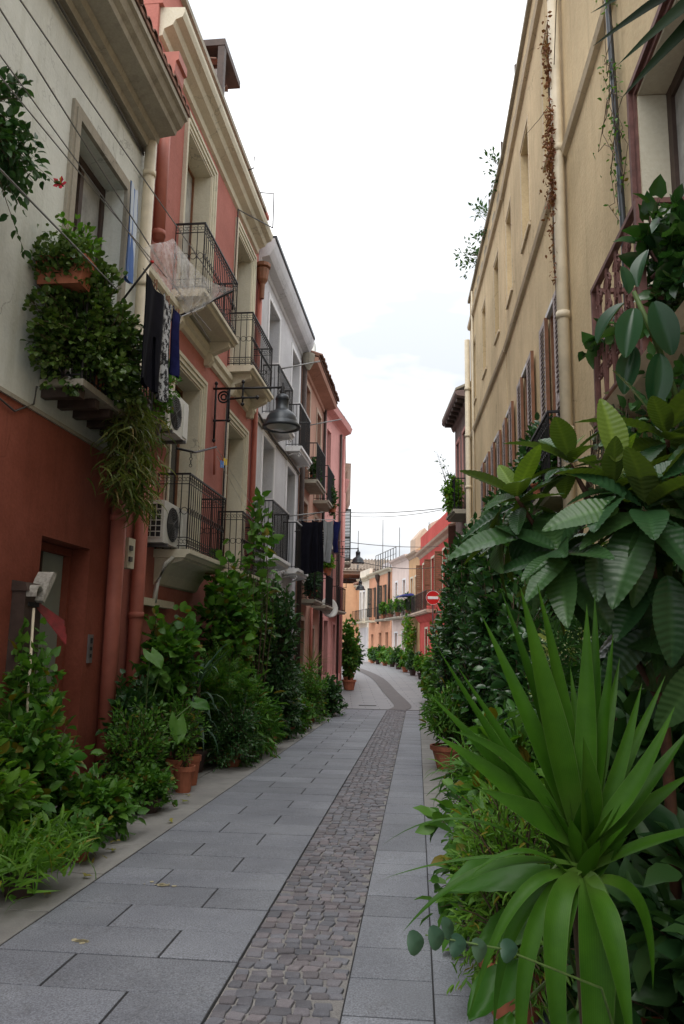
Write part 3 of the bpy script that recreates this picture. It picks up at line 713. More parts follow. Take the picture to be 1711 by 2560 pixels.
# things on that wall
m = MB(L); m.box(.025, .05, .80, .90, 1.36, 1.68); i_ = thing('intercom', L.p(.03, .85, 1.36), 'small steel intercom plate beside the green door', 'intercom')
m.build('plate', M['steel'], i_); m = MB(L); m.box(.05, .056, .83, .87, 1.42, 1.46); m.box(.05, .056, .83, .87, 1.5, 1.54); m.box(.05, .054, .825, .875, 1.58, 1.64); m.build('button', M['dark'], i_)
t = thing('meter_box', L.p(.03, 1.66, 2.5), 'pale meter box on the red wall between two red downpipes', 'meter box')
m = MB(L); m.box(.02, .16, 1.50, 1.72, 2.52, 2.90); m.build('cover', M['cream'], t); m = MB(L); m.box(.16, .185, 1.52, 1.60, 2.6, 2.66); m.box(.16, .185, 1.52, 1.60, 2.74, 2.80); m.build('latch', M['grille'], t)
t = thing('mailbox', L.p(.1, -.72, 1.35), 'dark wall mailbox stuffed with newspapers left of the green door', 'mailbox')
m = MB(L); m.box(.026, .16, -.92, -.60, 1.25, 2.06); m.prism([(.026,2.06),(.19,2.06),(.16,2.14),(.026,2.16)], -.94, -.58); m.build('box', M['darkwood'], t)
m = MB(L); m.box(.16, .17, -.86, -.66, 1.92, 1.96); m.build('slot', M['dark'], t)
def arch(sc, zc, ro, ri, o0, o1, lb, tilt=0.0):
    m = MB(L); A = np.linspace(-.15, math.pi+.25, 9)
    m.prism([(sc+ro*math.cos(a), zc+ro*1.3*math.sin(a)) for a in A]+[(sc+ri*math.cos(a), zc+ri*1.3*math.sin(a)) for a in A[::-1]], o0, o1, 'o')
    if tilt: m.v = [(x+(z-zc)*tilt, y, z) for x, y, z in m.v]
    m.top('newspaper', M['paper'], L.p(o0, sc, zc), lb, 'newspaper')
arch(-.84, 2.03, .07, .058, .06, .26, 'folded pale newspaper arched over the left of the mailbox')
m = MB(L); m.prism([(-.74, 1.98), (-.70, 1.96), (-.52, 2.20), (-.50, 2.26), (-.56, 2.27), (-.62, 2.20)], .08, .24, 'o'); m.top('newspaper', M['paper'], L.p(.1, -.7, 1.98), 'folded grey newspaper sticking up out of the mailbox', 'newspaper')
m = MB()
for k, a in enumerate((-.1, .0, .1)):
    b0 = np.array(L.p(.15, -.68, 1.95-.01*k)); e = b0+L.d(.2+a*.4, .22-a*.5, -.2-.06*k); w = L.d(-.02, .04, .075)
    m.add([tuple(b0-w*.2), tuple(e-w*.6), tuple(e+w*.6), tuple(b0+w*.3), tuple(b0-w*.2+.004), tuple(e-w*.6+.006), tuple(e+w*.6+.006), tuple(b0+w*.3+.004)], [(0,1,2,3),(4,5,6,7),(0,1,5,4),(1,2,6,5),(2,3,7,6),(3,0,4,7)])
m.top('magazine', M['redpaper'], L.p(.15, -.68, 1.9), 'red glossy magazine fanned open hanging from the mailbox', 'magazine')
t = thing('cane', L.p(.34, -1.0, 0), 'pale bamboo cane leaning up beside the mailbox', 'cane')
m = MB(L); m.tube([(.62, -1.6, gz(6.7)), (.42, -1.2, .9), (.2, -.82, 1.9)], .013, 6); m.build('shaft', M['pipe'], t, smooth=True); m = MB(L)
for z, q in ((.9, .5), (1.4, .78)): m.ring((.62-.42*q, -1.6+.78*q, gz(6.7)+2.0*q), .017, .005, 'z', 8)
m.build('node', M['stem'], t)
# striped towel and clothes lines
def cloth(F, s0, s1, o, z0, z1, mat, base, label, cat, nm, wav=.03, ph=0, taper=0, legs=False, n=14, thk=.012):
    m = MB(F); vs = []; rows = 9
    for side in (0, 1):
        for j in range(rows):
            t = j/(rows-1); z = z1+(z0-z1)*t
            for i in range(n+1):
                u = i/n; w = 1-taper*t+ .06*math.sin(3*t+ph); s = (s0+s1)/2+(u-.5)*(s1-s0)*w+.02*math.sin(5*t+ph)
                oo = o+wav*(.35+.65*t)*math.sin(u*9+ph+1.3*t)+(.035 if side else 0)*(.4+.6*t)*math.sin(math.pi*u)+side*thk
                zz = z+(.03*math.sin(u*7+ph) if j == rows-1 else 0)-(.05*math.sin(math.pi*u) if j == 0 else 0)
                vs.append((oo, s, zz))
    fs = []; k = n+1
    for side in (0, 1):
        b = side*rows*k; fs += [(b+j*k+i, b+j*k+i+1, b+(j+1)*k+i+1, b+(j+1)*k+i) for j in range(rows-1) for i in range(n) if not (legs and j > 3 and i == n//2)]
    for j in range(rows-1): fs += [(j*k, (j+1)*k, rows*k+(j+1)*k, rows*k+j*k), (j*k+n, (j+1)*k+n, rows*k+(j+1)*k+n, rows*k+j*k+n)]
    m.add(vs, fs); return m.top(nm, M[mat], F.p(*base), label, cat, None, True)
cloth(L, .80, 1.02, .16, 6.05, 7.36, 'towel', (.16, .9, 7.3), 'blue and white striped towel hanging beside the upper window', 'towel', 'towel', .03)
cloth(L, -.20, .36, .84, 4.36, 5.57, 'black_cloth', (.84, .1, 5.5), 'long black trousers hanging on the line, nearest the jade plant', 'trousers', 'trousers', .04, .4, -.1, True)
cloth(L, .34, .66, .84, 4.36, 5.60, 'pattern_cloth', (.84, .5, 5.5), 'black and white patterned trousers pegged between black and navy clothes', 'trousers', 'trousers', .035, 2.0, .0, True)
cloth(L, .72, 1.0, .84, 4.80, 5.62, 'navy_cloth', (.84, .85, 5.5), 'navy blue garment pegged beyond the patterned trousers', 'garment', 'garment', .035, 3.1, .35)
t = thing('drying_arm', L.p(.0, 2.45, 6.1), 'dark iron drying arm above the drying clothes, tilted up from the pink wall', 'drying arm', None)
m = MB(L); m.tube([(0, 2.46, 6.12), (.55, 2.45, 6.36), (1.1, 2.45, 6.62)], .018, 6); m.build('bar', M['iron'], t, smooth=True); m = MB(L); m.box(0, .02, 2.40, 2.52, 6.0, 6.24); m.build('bracket', M['iron'], t)
t = thing('drying_arm', L.p(.3, .05, 5.3), 'thin black drying rod poking out of the jade plant', 'drying arm', None)
m = MB(L); m.tube([(.40, .0, 5.2), (.62, -.02, 5.5), (.85, -.06, 5.78)], .012, 6); m.build('bar', M['iron'], t, smooth=True); m = MB(L); m.lathe([(.0, .0), (.02, .01), (.02, .03), (0, .04)], (.85, -.06, 5.76), 8, False); m.build('tip', M['sign_red'], t)
WL = [('topmost wire of the clothes lines, reaching the plastic sheet', (.85,-6.5,6.16), (.96,2.44,6.58), .0075), ('second clothes wire, crossing the top of the white window', (.85,-6.5,6.27), (.80,2.45,5.86), .0075),
      ('third clothes wire, running to the tip of the thin black rod', (.85,-6.5,5.79), (.84,-.06,5.76), .006), ('lowest taut clothes wire that carries the drying trousers', (.85,-6.5,5.41), (.80,2.45,6.02), .006), ('sagging wire that runs down into the jade plant', (.85,-6.5,4.82), (.7,-.6,5.2), .009)]
for lb, a, b, r in WL:
    m = MB(L); mid = tuple((x+y)/2 for x, y in zip(a, b)); m.tube([a, (mid[0], mid[1], mid[2]-.01), b], r, 5); m.top('clothes_line', M['steel'], L.p(*mid), lb, 'clothes line', 'clothes lines by the white house', True)
m = MB(L); m.tube([(.85, -.3, 5.58), (.85, .4, 5.56), (.85, 1.0, 5.6), (.7, 2.45, 6.40)], .006, 5); m.top('clothes_line', M['steel'], L.p(.6, 1, 5.9), 'short line that the black and navy clothes hang from', 'clothes line', 'clothes lines by the white house', True)
for s, lb in ((.08, 'wooden peg on the black trousers'), (.50, 'wooden peg on the patterned trousers'), (.86, 'wooden peg on the navy garment')):
    m = MB(L); m.box(.83, .842, s, s+.014, 5.52, 5.64); m.box(.857, .869, s, s+.014, 5.52, 5.64); m.box(.842, .857, s, s+.014, 5.58, 5.595); m.top('clothes_peg', M['rustwood'], L.p(.85, s, 5.58), lb, 'clothes peg', 'wooden clothes pegs')
# plastic sheet
def sheet():
    A, B, C, D = (np.array(L.p(*q)) for q in ((.85, .55, 6.40), (1.10, 2.45, 6.66), (.80, 1.50, 5.85), (.80, -.22, 5.85)))
    m = MB(); n = 24; vs = []
    for j in range(n+1):
        for i in range(n+1):
            u, v = i/n, j/n; p = (1-v)*((1-u)*A+u*B)+v*((1-u)*D+u*C)
            p = p+np.array([.022*math.sin(9*u+3*v)*v, .02*math.sin(6*v+3*u), .02*math.sin(16*u+3*v)*v-.16*math.sin(math.pi*u)*(1-v*.5)]); vs.append(tuple(p))
    m.add(vs, [(j*(n+1)+i, j*(n+1)+i+1, (j+1)*(n+1)+i+1, (j+1)*(n+1)+i) for j in range(n) for i in range(n)])
    m.top('plastic_sheet', M['film'], tuple(C), 'clear plastic sheet stretched over the drying arm above the clothes', 'plastic sheet', None, True)
sheet()

# ------------------------------------------------------------------ left: pink house
h = house('town_house', L, 5, 'salmon pink house with cream window surrounds and black scroll balconies')
PW = [(3.32, 4.70, 6.92, 9.93), (6.62, 7.95, 6.92, 9.96), (3.30, 4.68, 2.92, 5.9), (6.50, 7.84, 2.92, 5.9)]
wall(L, h, 'wall', 'pink_wall', 1.745, 8.56, -.4, 11.05, PW, .42, back=6)
for i, w in enumerate(PW):
    window(L, h, *w, .36, 'wood', 'curtain' if i in (0, 3) else 'glass', 2, .07, .25); surround(L, h, *w, 'cream')
    m = MB(L); m.box(-.36, -.002, w[0]+.0, w[0]+.03, w[2], w[3]-.002); m.box(-.36, -.002, w[1]-.03, w[1], w[2], w[3]-.002); m.box(-.36, -.004, w[0]+.03, w[1]-.03, w[3]-.03, w[3]-.002); m.build('reveal_lining', M['cream'], h)
for a, b, zf, zr in ((2.98, 5.02, 6.92, 8.02), (6.28, 8.18, 6.92, 8.02), (2.86, 4.84, 2.92, 4.03), (6.10, 8.06, 2.92, 4.03)): balcony(L, h, a, b, .50, zf, zr, 'cream', corb='scroll' if zf > 5 else 'cove', ro=.47)
m = MB(L); m.prism([(0, 6.48), (.05, 6.5), (.06, 6.6), (.10, 6.64), (.10, 6.74), (0, 6.76)], 1.76, 8.5); m.build('string_course', M['cream'], h)
m = MB(L); m.prism([(0, 10.32), (.05, 10.34), (.07, 10.44), (.2, 10.5), (.24, 10.58), (.34, 10.62), (.37, 10.70), (.37, 10.77), (0, 10.80)], 1.82, 8.3); m.build('cornice', M['cream'], h)
m = MB(L); m.box(-.3, .06, 1.74, 8.56, 10.8, 11.5); m.build('parapet', M['pink_wall'], h)
m = MB(L); m.box(-.34, .14, 1.72, 8.58, 11.5, 11.6); m.build('coping', M['soffit'], h)
m = MB(L); m.prism([(.02, 9.55), (.10, 9.42), (.2, 9.55), (.27, 9.75), (.28, 9.9), (.32, 9.92), (.32, 10.05), (.02, 10.05)], 1.82, 2.2); m.build('hopper', M['redpipe'], h)
tube_part(L, h, [(.11, 2.0, 9.5), (.11, 2.0, 7.2)], .085, 'redpipe', collars=(7.3,))
tube_part(L, h, [(.11, 2.02, 3.9), (.11, 2.02, -.1)], .09, 'redpipe', collars=(1.95,))
tube_part(L, h, [(.07, 8.5, 9.9), (.07, 8.5, 1)], .06, 'redpipe')
m = MB(L); m.lathe([(.05, -.45), (.06, -.1), (.12, 0), (.15, .25), (.12, .28), (.18, .3), (.18, .38)], (.14, 8.42, 9.75), 10); m.build('hopper', M['rustwood'], h)
tube_part(L, h, [(.42, 6.1, 11.25), (.42, 6.1, 11.0), (.05, 6.1, 10.85)], .012, 'iron', 'cable', 5)
tube_part(L, h, [(.06, 7.9, 11.6), (.45, 7.9, 11.55), (.45, 7.9, 10.72), (.07, 6.33, 10.25), (.04, 6.33, 8.1)], .014, 'iron', 'cable', 5)
tube_part(L, h, [(.05, 6.22, 6.4), (.05, 6.2, 2.4)], .016, 'iron', 'cable', 6)
tube_part(L, h, [(.05, 5.5, 5.7), (.06, 5.45, 5.2), (.06, 5.5, 4.9), (.05, 5.55, 4.6)], .022, 'redpipe', 'conduit', 6)
m = MB(L); m.box(0, .12, 2.15, 3.5, 2.1, 2.2); m.build('ledge', M['cream'], h)
tube_part(L, h, [(.3, 2.9, 2.84), (.22, 2.75, 2.7), (.12, 2.7, 2.4), (.1, 2.7, 2.15)], .035, 'ac', 'drain_hose', 7)
wall(L, h, 'base_panel', 'dark_wall', 3.0, 3.75, -.3, 1.9, (), .05, o=.03)
# roof shelter above the pink parapet
t = thing('roof_shelter', L.p(-.5, 5, 11.6), 'small roof shelter with white pillar and brown beams above the pink parapet', 'roof shelter')
m = MB(L); m.box(-.78, -.3, 5.75, 6.25, 11.4, 13.0); m.build('pillar', M['white_wall'], t)
m = MB(L); m.box(-1.05, -.10, 5.45, 6.7, 13.28, 13.42); m.build('roof', M['darkwood'], t); m = MB(L); m.box(-.24, -.11, 5.46, 5.6, 11.5, 13.27); m.build('post', M['darkwood'], t)
tiles(L, t, 5.5, 6.5, -.3, 13.02, -1.0, 13.12, .19)
# air conditioners
def aircon(F, s0, s1, o0, o1, z0, z1, label, side=True):
    t = thing('air_conditioner', F.p((o0+o1)/2, (s0+s1)/2, z0), label, 'air conditioner', 'air conditioners')
    m = MB(F); m.box(o0, o1, s0, s1, z0, z1); m.build('casing', M['ac'], t)
    c = (o1+.004, s0+(s1-s0)*.36, (z0+z1)/2); Rr = (z1-z0)*.42
    m = MB(F); m.add([(c[0], c[1]+Rr*math.cos(a), c[2]+Rr*math.sin(a)) for a in np.linspace(0, 6.283, 25)[:-1]], [tuple(range(24))]); m.build('fan_opening', M['dark'], t)
    m = MB(F)
    for k in range(1, 8): m.ring((c[0]+.012, c[1], c[2]), Rr*k/7.5, .004, 'o', 18)
    for k in range(10):
        a = math.pi*2*k/10; m.tube([(c[0]+.012, c[1], c[2]), (c[0]+.012, c[1]+Rr*math.cos(a), c[2]+Rr*math.sin(a))], .004, 3)
    m.build('fan_guard', M['grille'], t)
    m = MB(F); m.box(o1, o1+.012, s0+(s1-s0)*.74, s1-.02, z0+.04, z1-.05); m.build('front_panel', M['ac'], t)
    if side:
        m = MB(F); m.box(o0+.03, o1-.03, s0-.006, s0-.001, z0+.07, z1-.05); m.build('side_opening', M['dark'], t)
        m = MB(F)
        for k in range(7): zz = z0+.07+(z1-z0-.12)*k/6; m.box(o0+.03, o1-.03, s0-.016, s0-.007, zz-.006, zz+.006)
        for k in range(4): oo = o0+.03+(o1-o0-.06)*k/3; m.box(oo-.005, oo+.005, s0-.015, s0-.008, z0+.07, z1-.05)
        m.build('side_grille', M['ac'], t)
    m = MB(F)
    pass
    for s in (s0+.12, s1-.16): m = MB(F); m.box(.0, o1+.03, s, s+.04, z0-.05, z0-.002); m.build('wall_bracket', M['grille'], t)
    return t
aircon(L, 2.25, 3.28, .05, .33, 2.94, 3.52, 'white air conditioner at the near end of the lower pink balcony')
aircon(L, 2.15, 3.02, .05, .34, 4.52, 5.10, 'white air conditioner half hidden by hanging plants above the lower pink balcony')
t = thing('drying_arm', L.p(.05, 5.2, 4.5), 'dark horizontal bar on the pink wall over the lower balcony', 'drying arm')
m = MB(L); m.tube([(.45, 2.3, 4.25), (.42, 3.2, 4.42), (.45, 4.2, 4.76)], .018, 6); m.build('bar', M['iron'], t, smooth=True); m = MB(L)
for k in range(5): m.ring((.44, 2.95, 4.36-.05*k), .022, .006, 'o' if k % 2 else 's', 8)
m.build('chain', M['iron'], t)
for lb, a, b in (('thin pale line from the dark bar past the yellow peg', (.46, 4.2, 4.74), (.5, 8.4, 4.0)), ('lower thin pale line through the blue peg', (.46, 4.25, 4.62), (.5, 8.4, 3.6))):
    m = MB(L); m.tube([a, tuple((x+y)/2-(.04 if i == 2 else 0) for i, (x, y) in enumerate(zip(a, b))), b], .0045, 4); m.top('clothes_line', M['ac'], L.p(*a), lb, 'clothes line', 'pale clothes lines on the pink house')
for s, z, mt, lb in ((4.62, 4.62, 'yellow', 'yellow clothes peg on the line by the street lamp'), (4.42, 4.53, 'blue', 'blue clothes peg on the lower line by the street lamp')):
    m = MB(L); m.box(.47, .49, s, s+.03, z-.06, z+.06); m.box(.50, .52, s+.02, s+.05, z-.06, z+.05); m.box(.49, .5, s+.01, s+.03, z, z+.02); m.top('clothes_peg', M[mt], L.p(.48, s, z), lb, 'clothes peg')
# street lamps
def lamp(F, s, z, arm, sc, label):
    t = thing('street_lamp', F.p(0, s, z-.9*sc), label, 'street lamp', 'bell shaped street lamps on wall brackets'); a = arm
    m = MB(F); m.tube([(0, s, z), (a*.5, s, z), (a+.02, s, z)], .022*sc, 8); m.tube([(.05, s, z+.1*sc), (.05, s, z-.95*sc)], .02*sc, 8); m.tube([(.3*sc, s, z-.02), (.3*sc, s, z-.62*sc)], .02*sc, 8)
    m.tube([(.05, s, z-.6*sc), (.34*sc, s, z-.6*sc)], .018*sc, 8); m.tube([(.3*sc, s, z-.2*sc), (.6*sc, s, z-.18*sc), (.82*sc, s, z-.18*sc)], .018*sc, 8); m.tube([(.55*sc, s, z+.12*sc), (.55*sc, s, z-.3*sc)], .018*sc, 8)
    for o, zz in ((.05, .1), (.05, -.97), (.05, -.6), (.3, -.6), (.55, .12), (.55, -.3), (.55, -.18), (.55, 0), (.82, -.18)): m.lathe([(.005, -.04*sc), (.034*sc, -.015*sc), (.034*sc, .015*sc), (.005, .04*sc)], (o*sc if o > .06 else o, s, z+zz*sc), 8)
    m.build('bracket', M['iron'], t, smooth=True)
    m = MB(F); m.ring((.2*sc, s, z-.16*sc), .10*sc, .02*sc, 's', 14); m.ring((.2*sc, s, z-.16*sc), .05*sc, .02*sc, 's', 10); m.build('scroll', M['iron'], t, smooth=True)
    m = MB(F); c = (a, s, z); k = sc
    m.lathe([(.005*k, .10*k), (.025*k, .08*k), (.02*k, .03*k), (.04*k, 0), (.03*k, -.05*k), (.05*k, -.1*k), (.05*k, -.13*k)], c, 12); m.build('finial', M['iron'], t, smooth=True)
    m = MB(F); m.lathe([(.04*k, -.12*k), (.10*k, -.15*k), (.125*k, -.20*k), (.125*k, -.24*k), (.115*k, -.25*k), (.115*k, -.42*k), (.15*k, -.44*k), (.22*k, -.49*k), (.265*k, -.56*k), (.285*k, -.64*k), (.29*k, -.66*k), (.345*k, -.72*k), (.345*k, -.75*k), (.325*k, -.765*k), (.27*k, -.745*k), (.25*k, -.70*k), (.2*k, -.6*k)], c, 32, False); m.build('lamp_shade', M['lamp'], t, smooth=True)
    m = MB(F); m.lathe([(.27*k, -.742*k), (.18*k, -.775*k), (.09*k, -.79*k), (.005, -.795*k)], c, 24, False); m.build('glass', M['lampglass'], t, smooth=True)
    return t
lamp(L, 5.42, 6.17, 1.28, 1.0, 'large dark bell street lamp on the pink house, nearest of the three lamps')

# ------------------------------------------------------------------ left: grey house
h = house('town_house', L, 11.5, 'lavender grey house with white window frames and white topped balcony rails')
GW = [(9.82, 11.12, 6.95, 9.95), (13.02, 14.28, 6.95, 9.95), (9.62, 10.92, 3.62, 6.45), (12.72, 13.98, 3.62, 6.45), (9.9, 10.9, -.4, 2.2), (12.9, 13.8, -.4, 2.3)]
wall(L, h, 'wall', 'grey_wall', 8.565, 14.66, -.6, 10.45, GW, .4, back=6)
for i, w in enumerate(GW):
    window(L, h, *w, .33, 'white_trim' if i < 4 else 'greenshutter', 'curtain' if i in (1, 2) else 'glass', 2, .07, .3); surround(L, h, *w, 'white_trim', ((.12, .03),))
for a, b, zf, zr in ((9.45, 11.35, 6.93, 8.12), (12.5, 14.35, 6.93, 8.12), (9.3, 11.25, 3.6, 4.84), (12.45, 14.1, 3.6, 4.84)):
    bl = balcony(L, h, a, b, .42, zf, zr, 'white_trim', style='plain', corb='curl', th=.14, ro=.36, sp=.095)
    m = MB(L); m.box(.34, .385, a-.02, b+.02, zr+.001, zr+.03); m.box(.0, .339, a-.02, a+.02, zr+.001, zr+.03); m.box(0, .339, b-.02, b+.02, zr+.001, zr+.03); m.build('handrail', M['white_trim'], bl)
m = MB(L); m.prism([(0, 10.3), (.04, 10.32), (.06, 10.40), (.24, 10.44), (.28, 10.5), (.33, 10.6), (.36, 10.72), (.36, 10.85), (0, 10.9)], 8.58, 14.7); m.build('cornice', M['grey_wall'], h)
m = MB(L); m.box(.3, .40, 8.6, 14.7, 10.852, 10.93); m.build('gutter', M['lamp'], h)
roof(L, h, 8.58, 14.66, .3, 10.9, -5, 12.2, 'tile')
m = MB(L); m.box(-.4, .1, 8.4, 8.9, 10.9, 11.5); m.box(-.42, .13, 8.38, 8.92, 11.5, 11.6); m.build('chimney', M['pink_wall'], h)
m = MB(L); m.box(0, .04, 8.57, 14.6, 6.58, 6.7); m.build('string_course', M['soffit'], h)
tube_part(L, h, [(.06, 8.7, 6.75), (.07, 10.5, 6.6), (.07, 12.5, 6.66), (.06, 14.5, 6.62)], .028, 'cable', 'cable', 6)
tube_part(L, h, [(.1, 14.72, 10.3), (.1, 14.72, .2)], .075, 'darkwood')
m = MB(L); m.lathe([(.05, -.3), (.16, -.1), (.2, .12), (.2, .2)], (.2, 14.72, 10.2), 10); m.build('hopper', M['soffit'], h)
def prop(F, s, z, o1, dz, lb):
    t = thing('drying_arm', F.p(0, s, z), lb, 'drying arm'); m = MB(F); m.tube([(.36, s, z), (.36+(o1-.36)*.5, s+.3, z+dz*.5), (o1, s+.6, z+dz)], .018, 6); m.build('bar', M['steel'], t, smooth=True)
    m = MB(F); m.box(.34, .38, s-.03, s+.03, z-.08, z+.05); m.build('clamp', M['iron'], t)
prop(L, 9.5, 8.02, 1.25, .4, 'grey drying pole tilted out from the upper near grey balcony')
prop(L, 14.2, 8.0, 1.25, .35, 'grey drying pole tilted out from the upper far grey balcony')
prop(L, 11.3, 4.8, 1.15, .2, 'grey drying pole over the black laundry of the lower grey balcony')

# ------------------------------------------------------------------ left: brown house, rose house, beige house
h = house('town_house', L, 17, 'brownish pink house with dark balconies and a tile edged roof')
BW = [(15.45, 16.42, 6.55, 9.75), (18.02, 18.98, 6.55, 9.6), (15.3, 16.4, 2.95, 6.0), (18.0, 18.9, 2.95, 5.9), (15.55, 16.3, -.5, 2.35), (17.7, 18.4, -.5, 2.15)]
wall(L, h, 'wall', 'brown_wall', 14.8, 19.62, -.7, 10.3, BW, .35, back=6)
for w in BW: window(L, h, *w, .28, 'darkwood', 'glass', 2, .07, .3); surround(L, h, *w, 'beige_wall', ((.12, .025),))
m = MB(L); m.prism([(0, 10.0), (.06, 10.02), (.08, 10.12), (.45, 10.2), (.5, 10.32), (0, 10.36)], 14.75, 19.7); m.build('cornice', M['brown_wall'], h)
tiles(L, h, 14.8, 19.7, .62, 10.4, -.1, 10.66, .19); roof(L, h, 14.78, 19.68, .52, 10.36, -5, 12.2)
m = MB(L); m.box(-1.6, -.5, 15.2, 15.8, 11.0, 12.1); m.box(-1.65, -.45, 15.15, 15.85, 12.1, 12.2); m.build('chimney', M['rose_wall'], h)
for a, b, zf, zr, st in ((15.05, 16.85, 6.55, 7.7, 'plain'), (17.65, 19.35, 6.4, 7.6, 'plain'), (15.1, 16.75, 2.95, 3.95, 'plain'), (17.7, 19.45, 2.92, 3.95, 'plain')): balcony(L, h, a, b, .5, zf, zr, 'soffit', style=st, corb=None, th=.11)
tube_part(L, h, [(.08, 19.55, 10.1), (.08, 19.55, .2)], .06, 'darkwood'); tube_part(L, h, [(.08, 17.3, 2.8), (.08, 17.3, .0)], .05, 'redpipe')
def dish(p, d, r, lb):
    t = thing('satellite_dish', p, lb, 'satellite dish', 'satellite dishes on the left houses'); z = Vector(d).normalized(); q = z.to_track_quat('Z', 'Y').to_matrix()
    m = MB(); m.lathe([(.01, -.1*r), (.45*r, -.06*r), (.8*r, .06*r), (r, .16*r), (1.0*r, .19*r), (.8*r, .09*r), (.01, -.07*r)], (0, 0, 0), 20, False); m.v = [tuple(q @ Vector(v)+Vector(p)) for v in m.v]; m.build('bowl', M['ac'], t, smooth=True)
    m = MB(); m.tube([(0, -.6*r, 0), (0, -.3*r, .7*r)], .012, 5); m.tube([(0, 0, -.05*r), (0, -.3*r, -.3*r)], .02, 5); m.v = [tuple(q @ Vector(v)+Vector(p)) for v in m.v]; m.build('feed_arm', M['grille'], t)
dish(L.p(-.3, 17.0, 11.75), (.8, -.5, .3), .5, 'pale satellite dish on the roof of the brownish house')
dish(L.p(.35, 19.45, 2.9), (.5, -.75, .2), .36, 'round white satellite dish under the lower dark balcony')
aircon(L, 19.1, 19.9, .1, .42, 5.0, 5.6, 'white air conditioner at the far end of the brownish house')
h = house('town_house', L2, 1.8, 'slim rose pink house at the bend with dark louvred shutters')
RW = [(.6, 1.3, 6.6, 9.6), (1.9, 2.6, 2.95, 5.2), (.7, 1.4, -.6, 2.5), (2.2, 2.7, -.6, 2.4)]
wall(L2, h, 'wall', 'rose_wall', 0.02, 3.74, -.7, 10.4, RW, .3, back=5)
for w in RW: window(L2, h, *w, .25, 'darkwood', 'glass', 2, .06, 0); surround(L2, h, *w, 'rose_wall', ((.1, .025),))
louvre(L2, h, .02, .06, 1.42, 1.88, 2.98, 5.2, 'darkwood'); louvre(L2, h, .02, .06, 2.62, 3.1, 2.98, 5.2, 'darkwood')
m = MB(L2); m.prism([(0, 10.1), (.05, 10.15), (.3, 10.25), (.36, 10.45), (0, 10.5)], 0, 3.8); m.build('cornice', M['rose_wall'], h)
roof(L2, h, 0, 3.78, .3, 10.52, -4, 11.8)
tube_part(L2, h, [(.07, 2.95, 10), (.07, 2.95, 0)], .05, 'darkwood'); tube_part(L2, h, [(.06, 3.62, 10), (.06, 3.62, 0)], .05, 'rose_wall')
balcony(L2, h, 1.5, 3.0, .35, 2.9, 3.8, 'soffit', style='plain', corb=None, th=.1)
m = MB(L2); m.box(0, .05, 0.02, 3.74, -.6, .55); m.build('plinth', M['rose_wall'], h)
lamp(L2, 2.0, 5.25, 1.0, .74, 'second bell street lamp, hanging before the far roofs')
h = house('town_house', L3, 4, 'tall beige house beyond the bend with stained wall and jutting cornice')
wall(L3, h, 'wall', 'beige_wall', 0, 9.6, -.6, 8.9, [(1.2, 2.1, 5.1, 7.5), (4.5, 5.4, 5.1, 7.5), (1.2, 2.1, 2.9, 4.6), (1.0, 2.2, -.5, 2.2)], .3, back=4.5)
for w in ((1.2, 2.1, 5.1, 7.5), (4.5, 5.4, 5.1, 7.5), (1.2, 2.1, 2.9, 4.6), (1.0, 2.2, -.5, 2.2)): window(L3, h, *w, .25, 'darkwood', 'glass', 2)
m = MB(L3); m.prism([(0, 8.5), (.06, 8.55), (.22, 8.7), (.32, 8.95), (.36, 9.02), (-.3, 9.05)], -.05, 9.6); m.build('cornice', M['beige_wall'], h)
m = MB(L3); m.box(-2.6, -.25, .6, 6, 9.0, 10.3); m.box(-2.7, .12, .5, 6.1, 10.3, 10.4); m.build('penthouse', M['beige_wall'], h)
m = MB(L3); m.tube([(.05, .6, 10.4), (.05, .6, 11.2), (.05, 4, 11.2)], .02, 5); m.tube([(.05, .6, 10.8), (.05, 4, 10.8)], .015, 5); m.build('rail', M['iron'], h)
tube_part(L3, h, [(.1, .15, 8.4), (.1, .15, 4.8), (-.02, .1, 4.4)], .06, 'rose_wall'); m = MB(L3); m.lathe([(.06, -.3), (.16, 0), (.2, .2), (.2, .28)], (.1, .15, 8.1), 10); m.build('hopper', M['rose_wall'], h)
balcony(L3, h, 1.0, 2.4, .38, 5.05, 5.4, 'soffit', style='plain', corb=None, th=.1); louvre(L3, h, .05, .4, 1.0, 1.05, 5.1, 7.3, 'greenshutter', flat=False)
lamp(L3, 8.6, 5.0, .95, .74, 'third and farthest bell street lamp, down the bend')
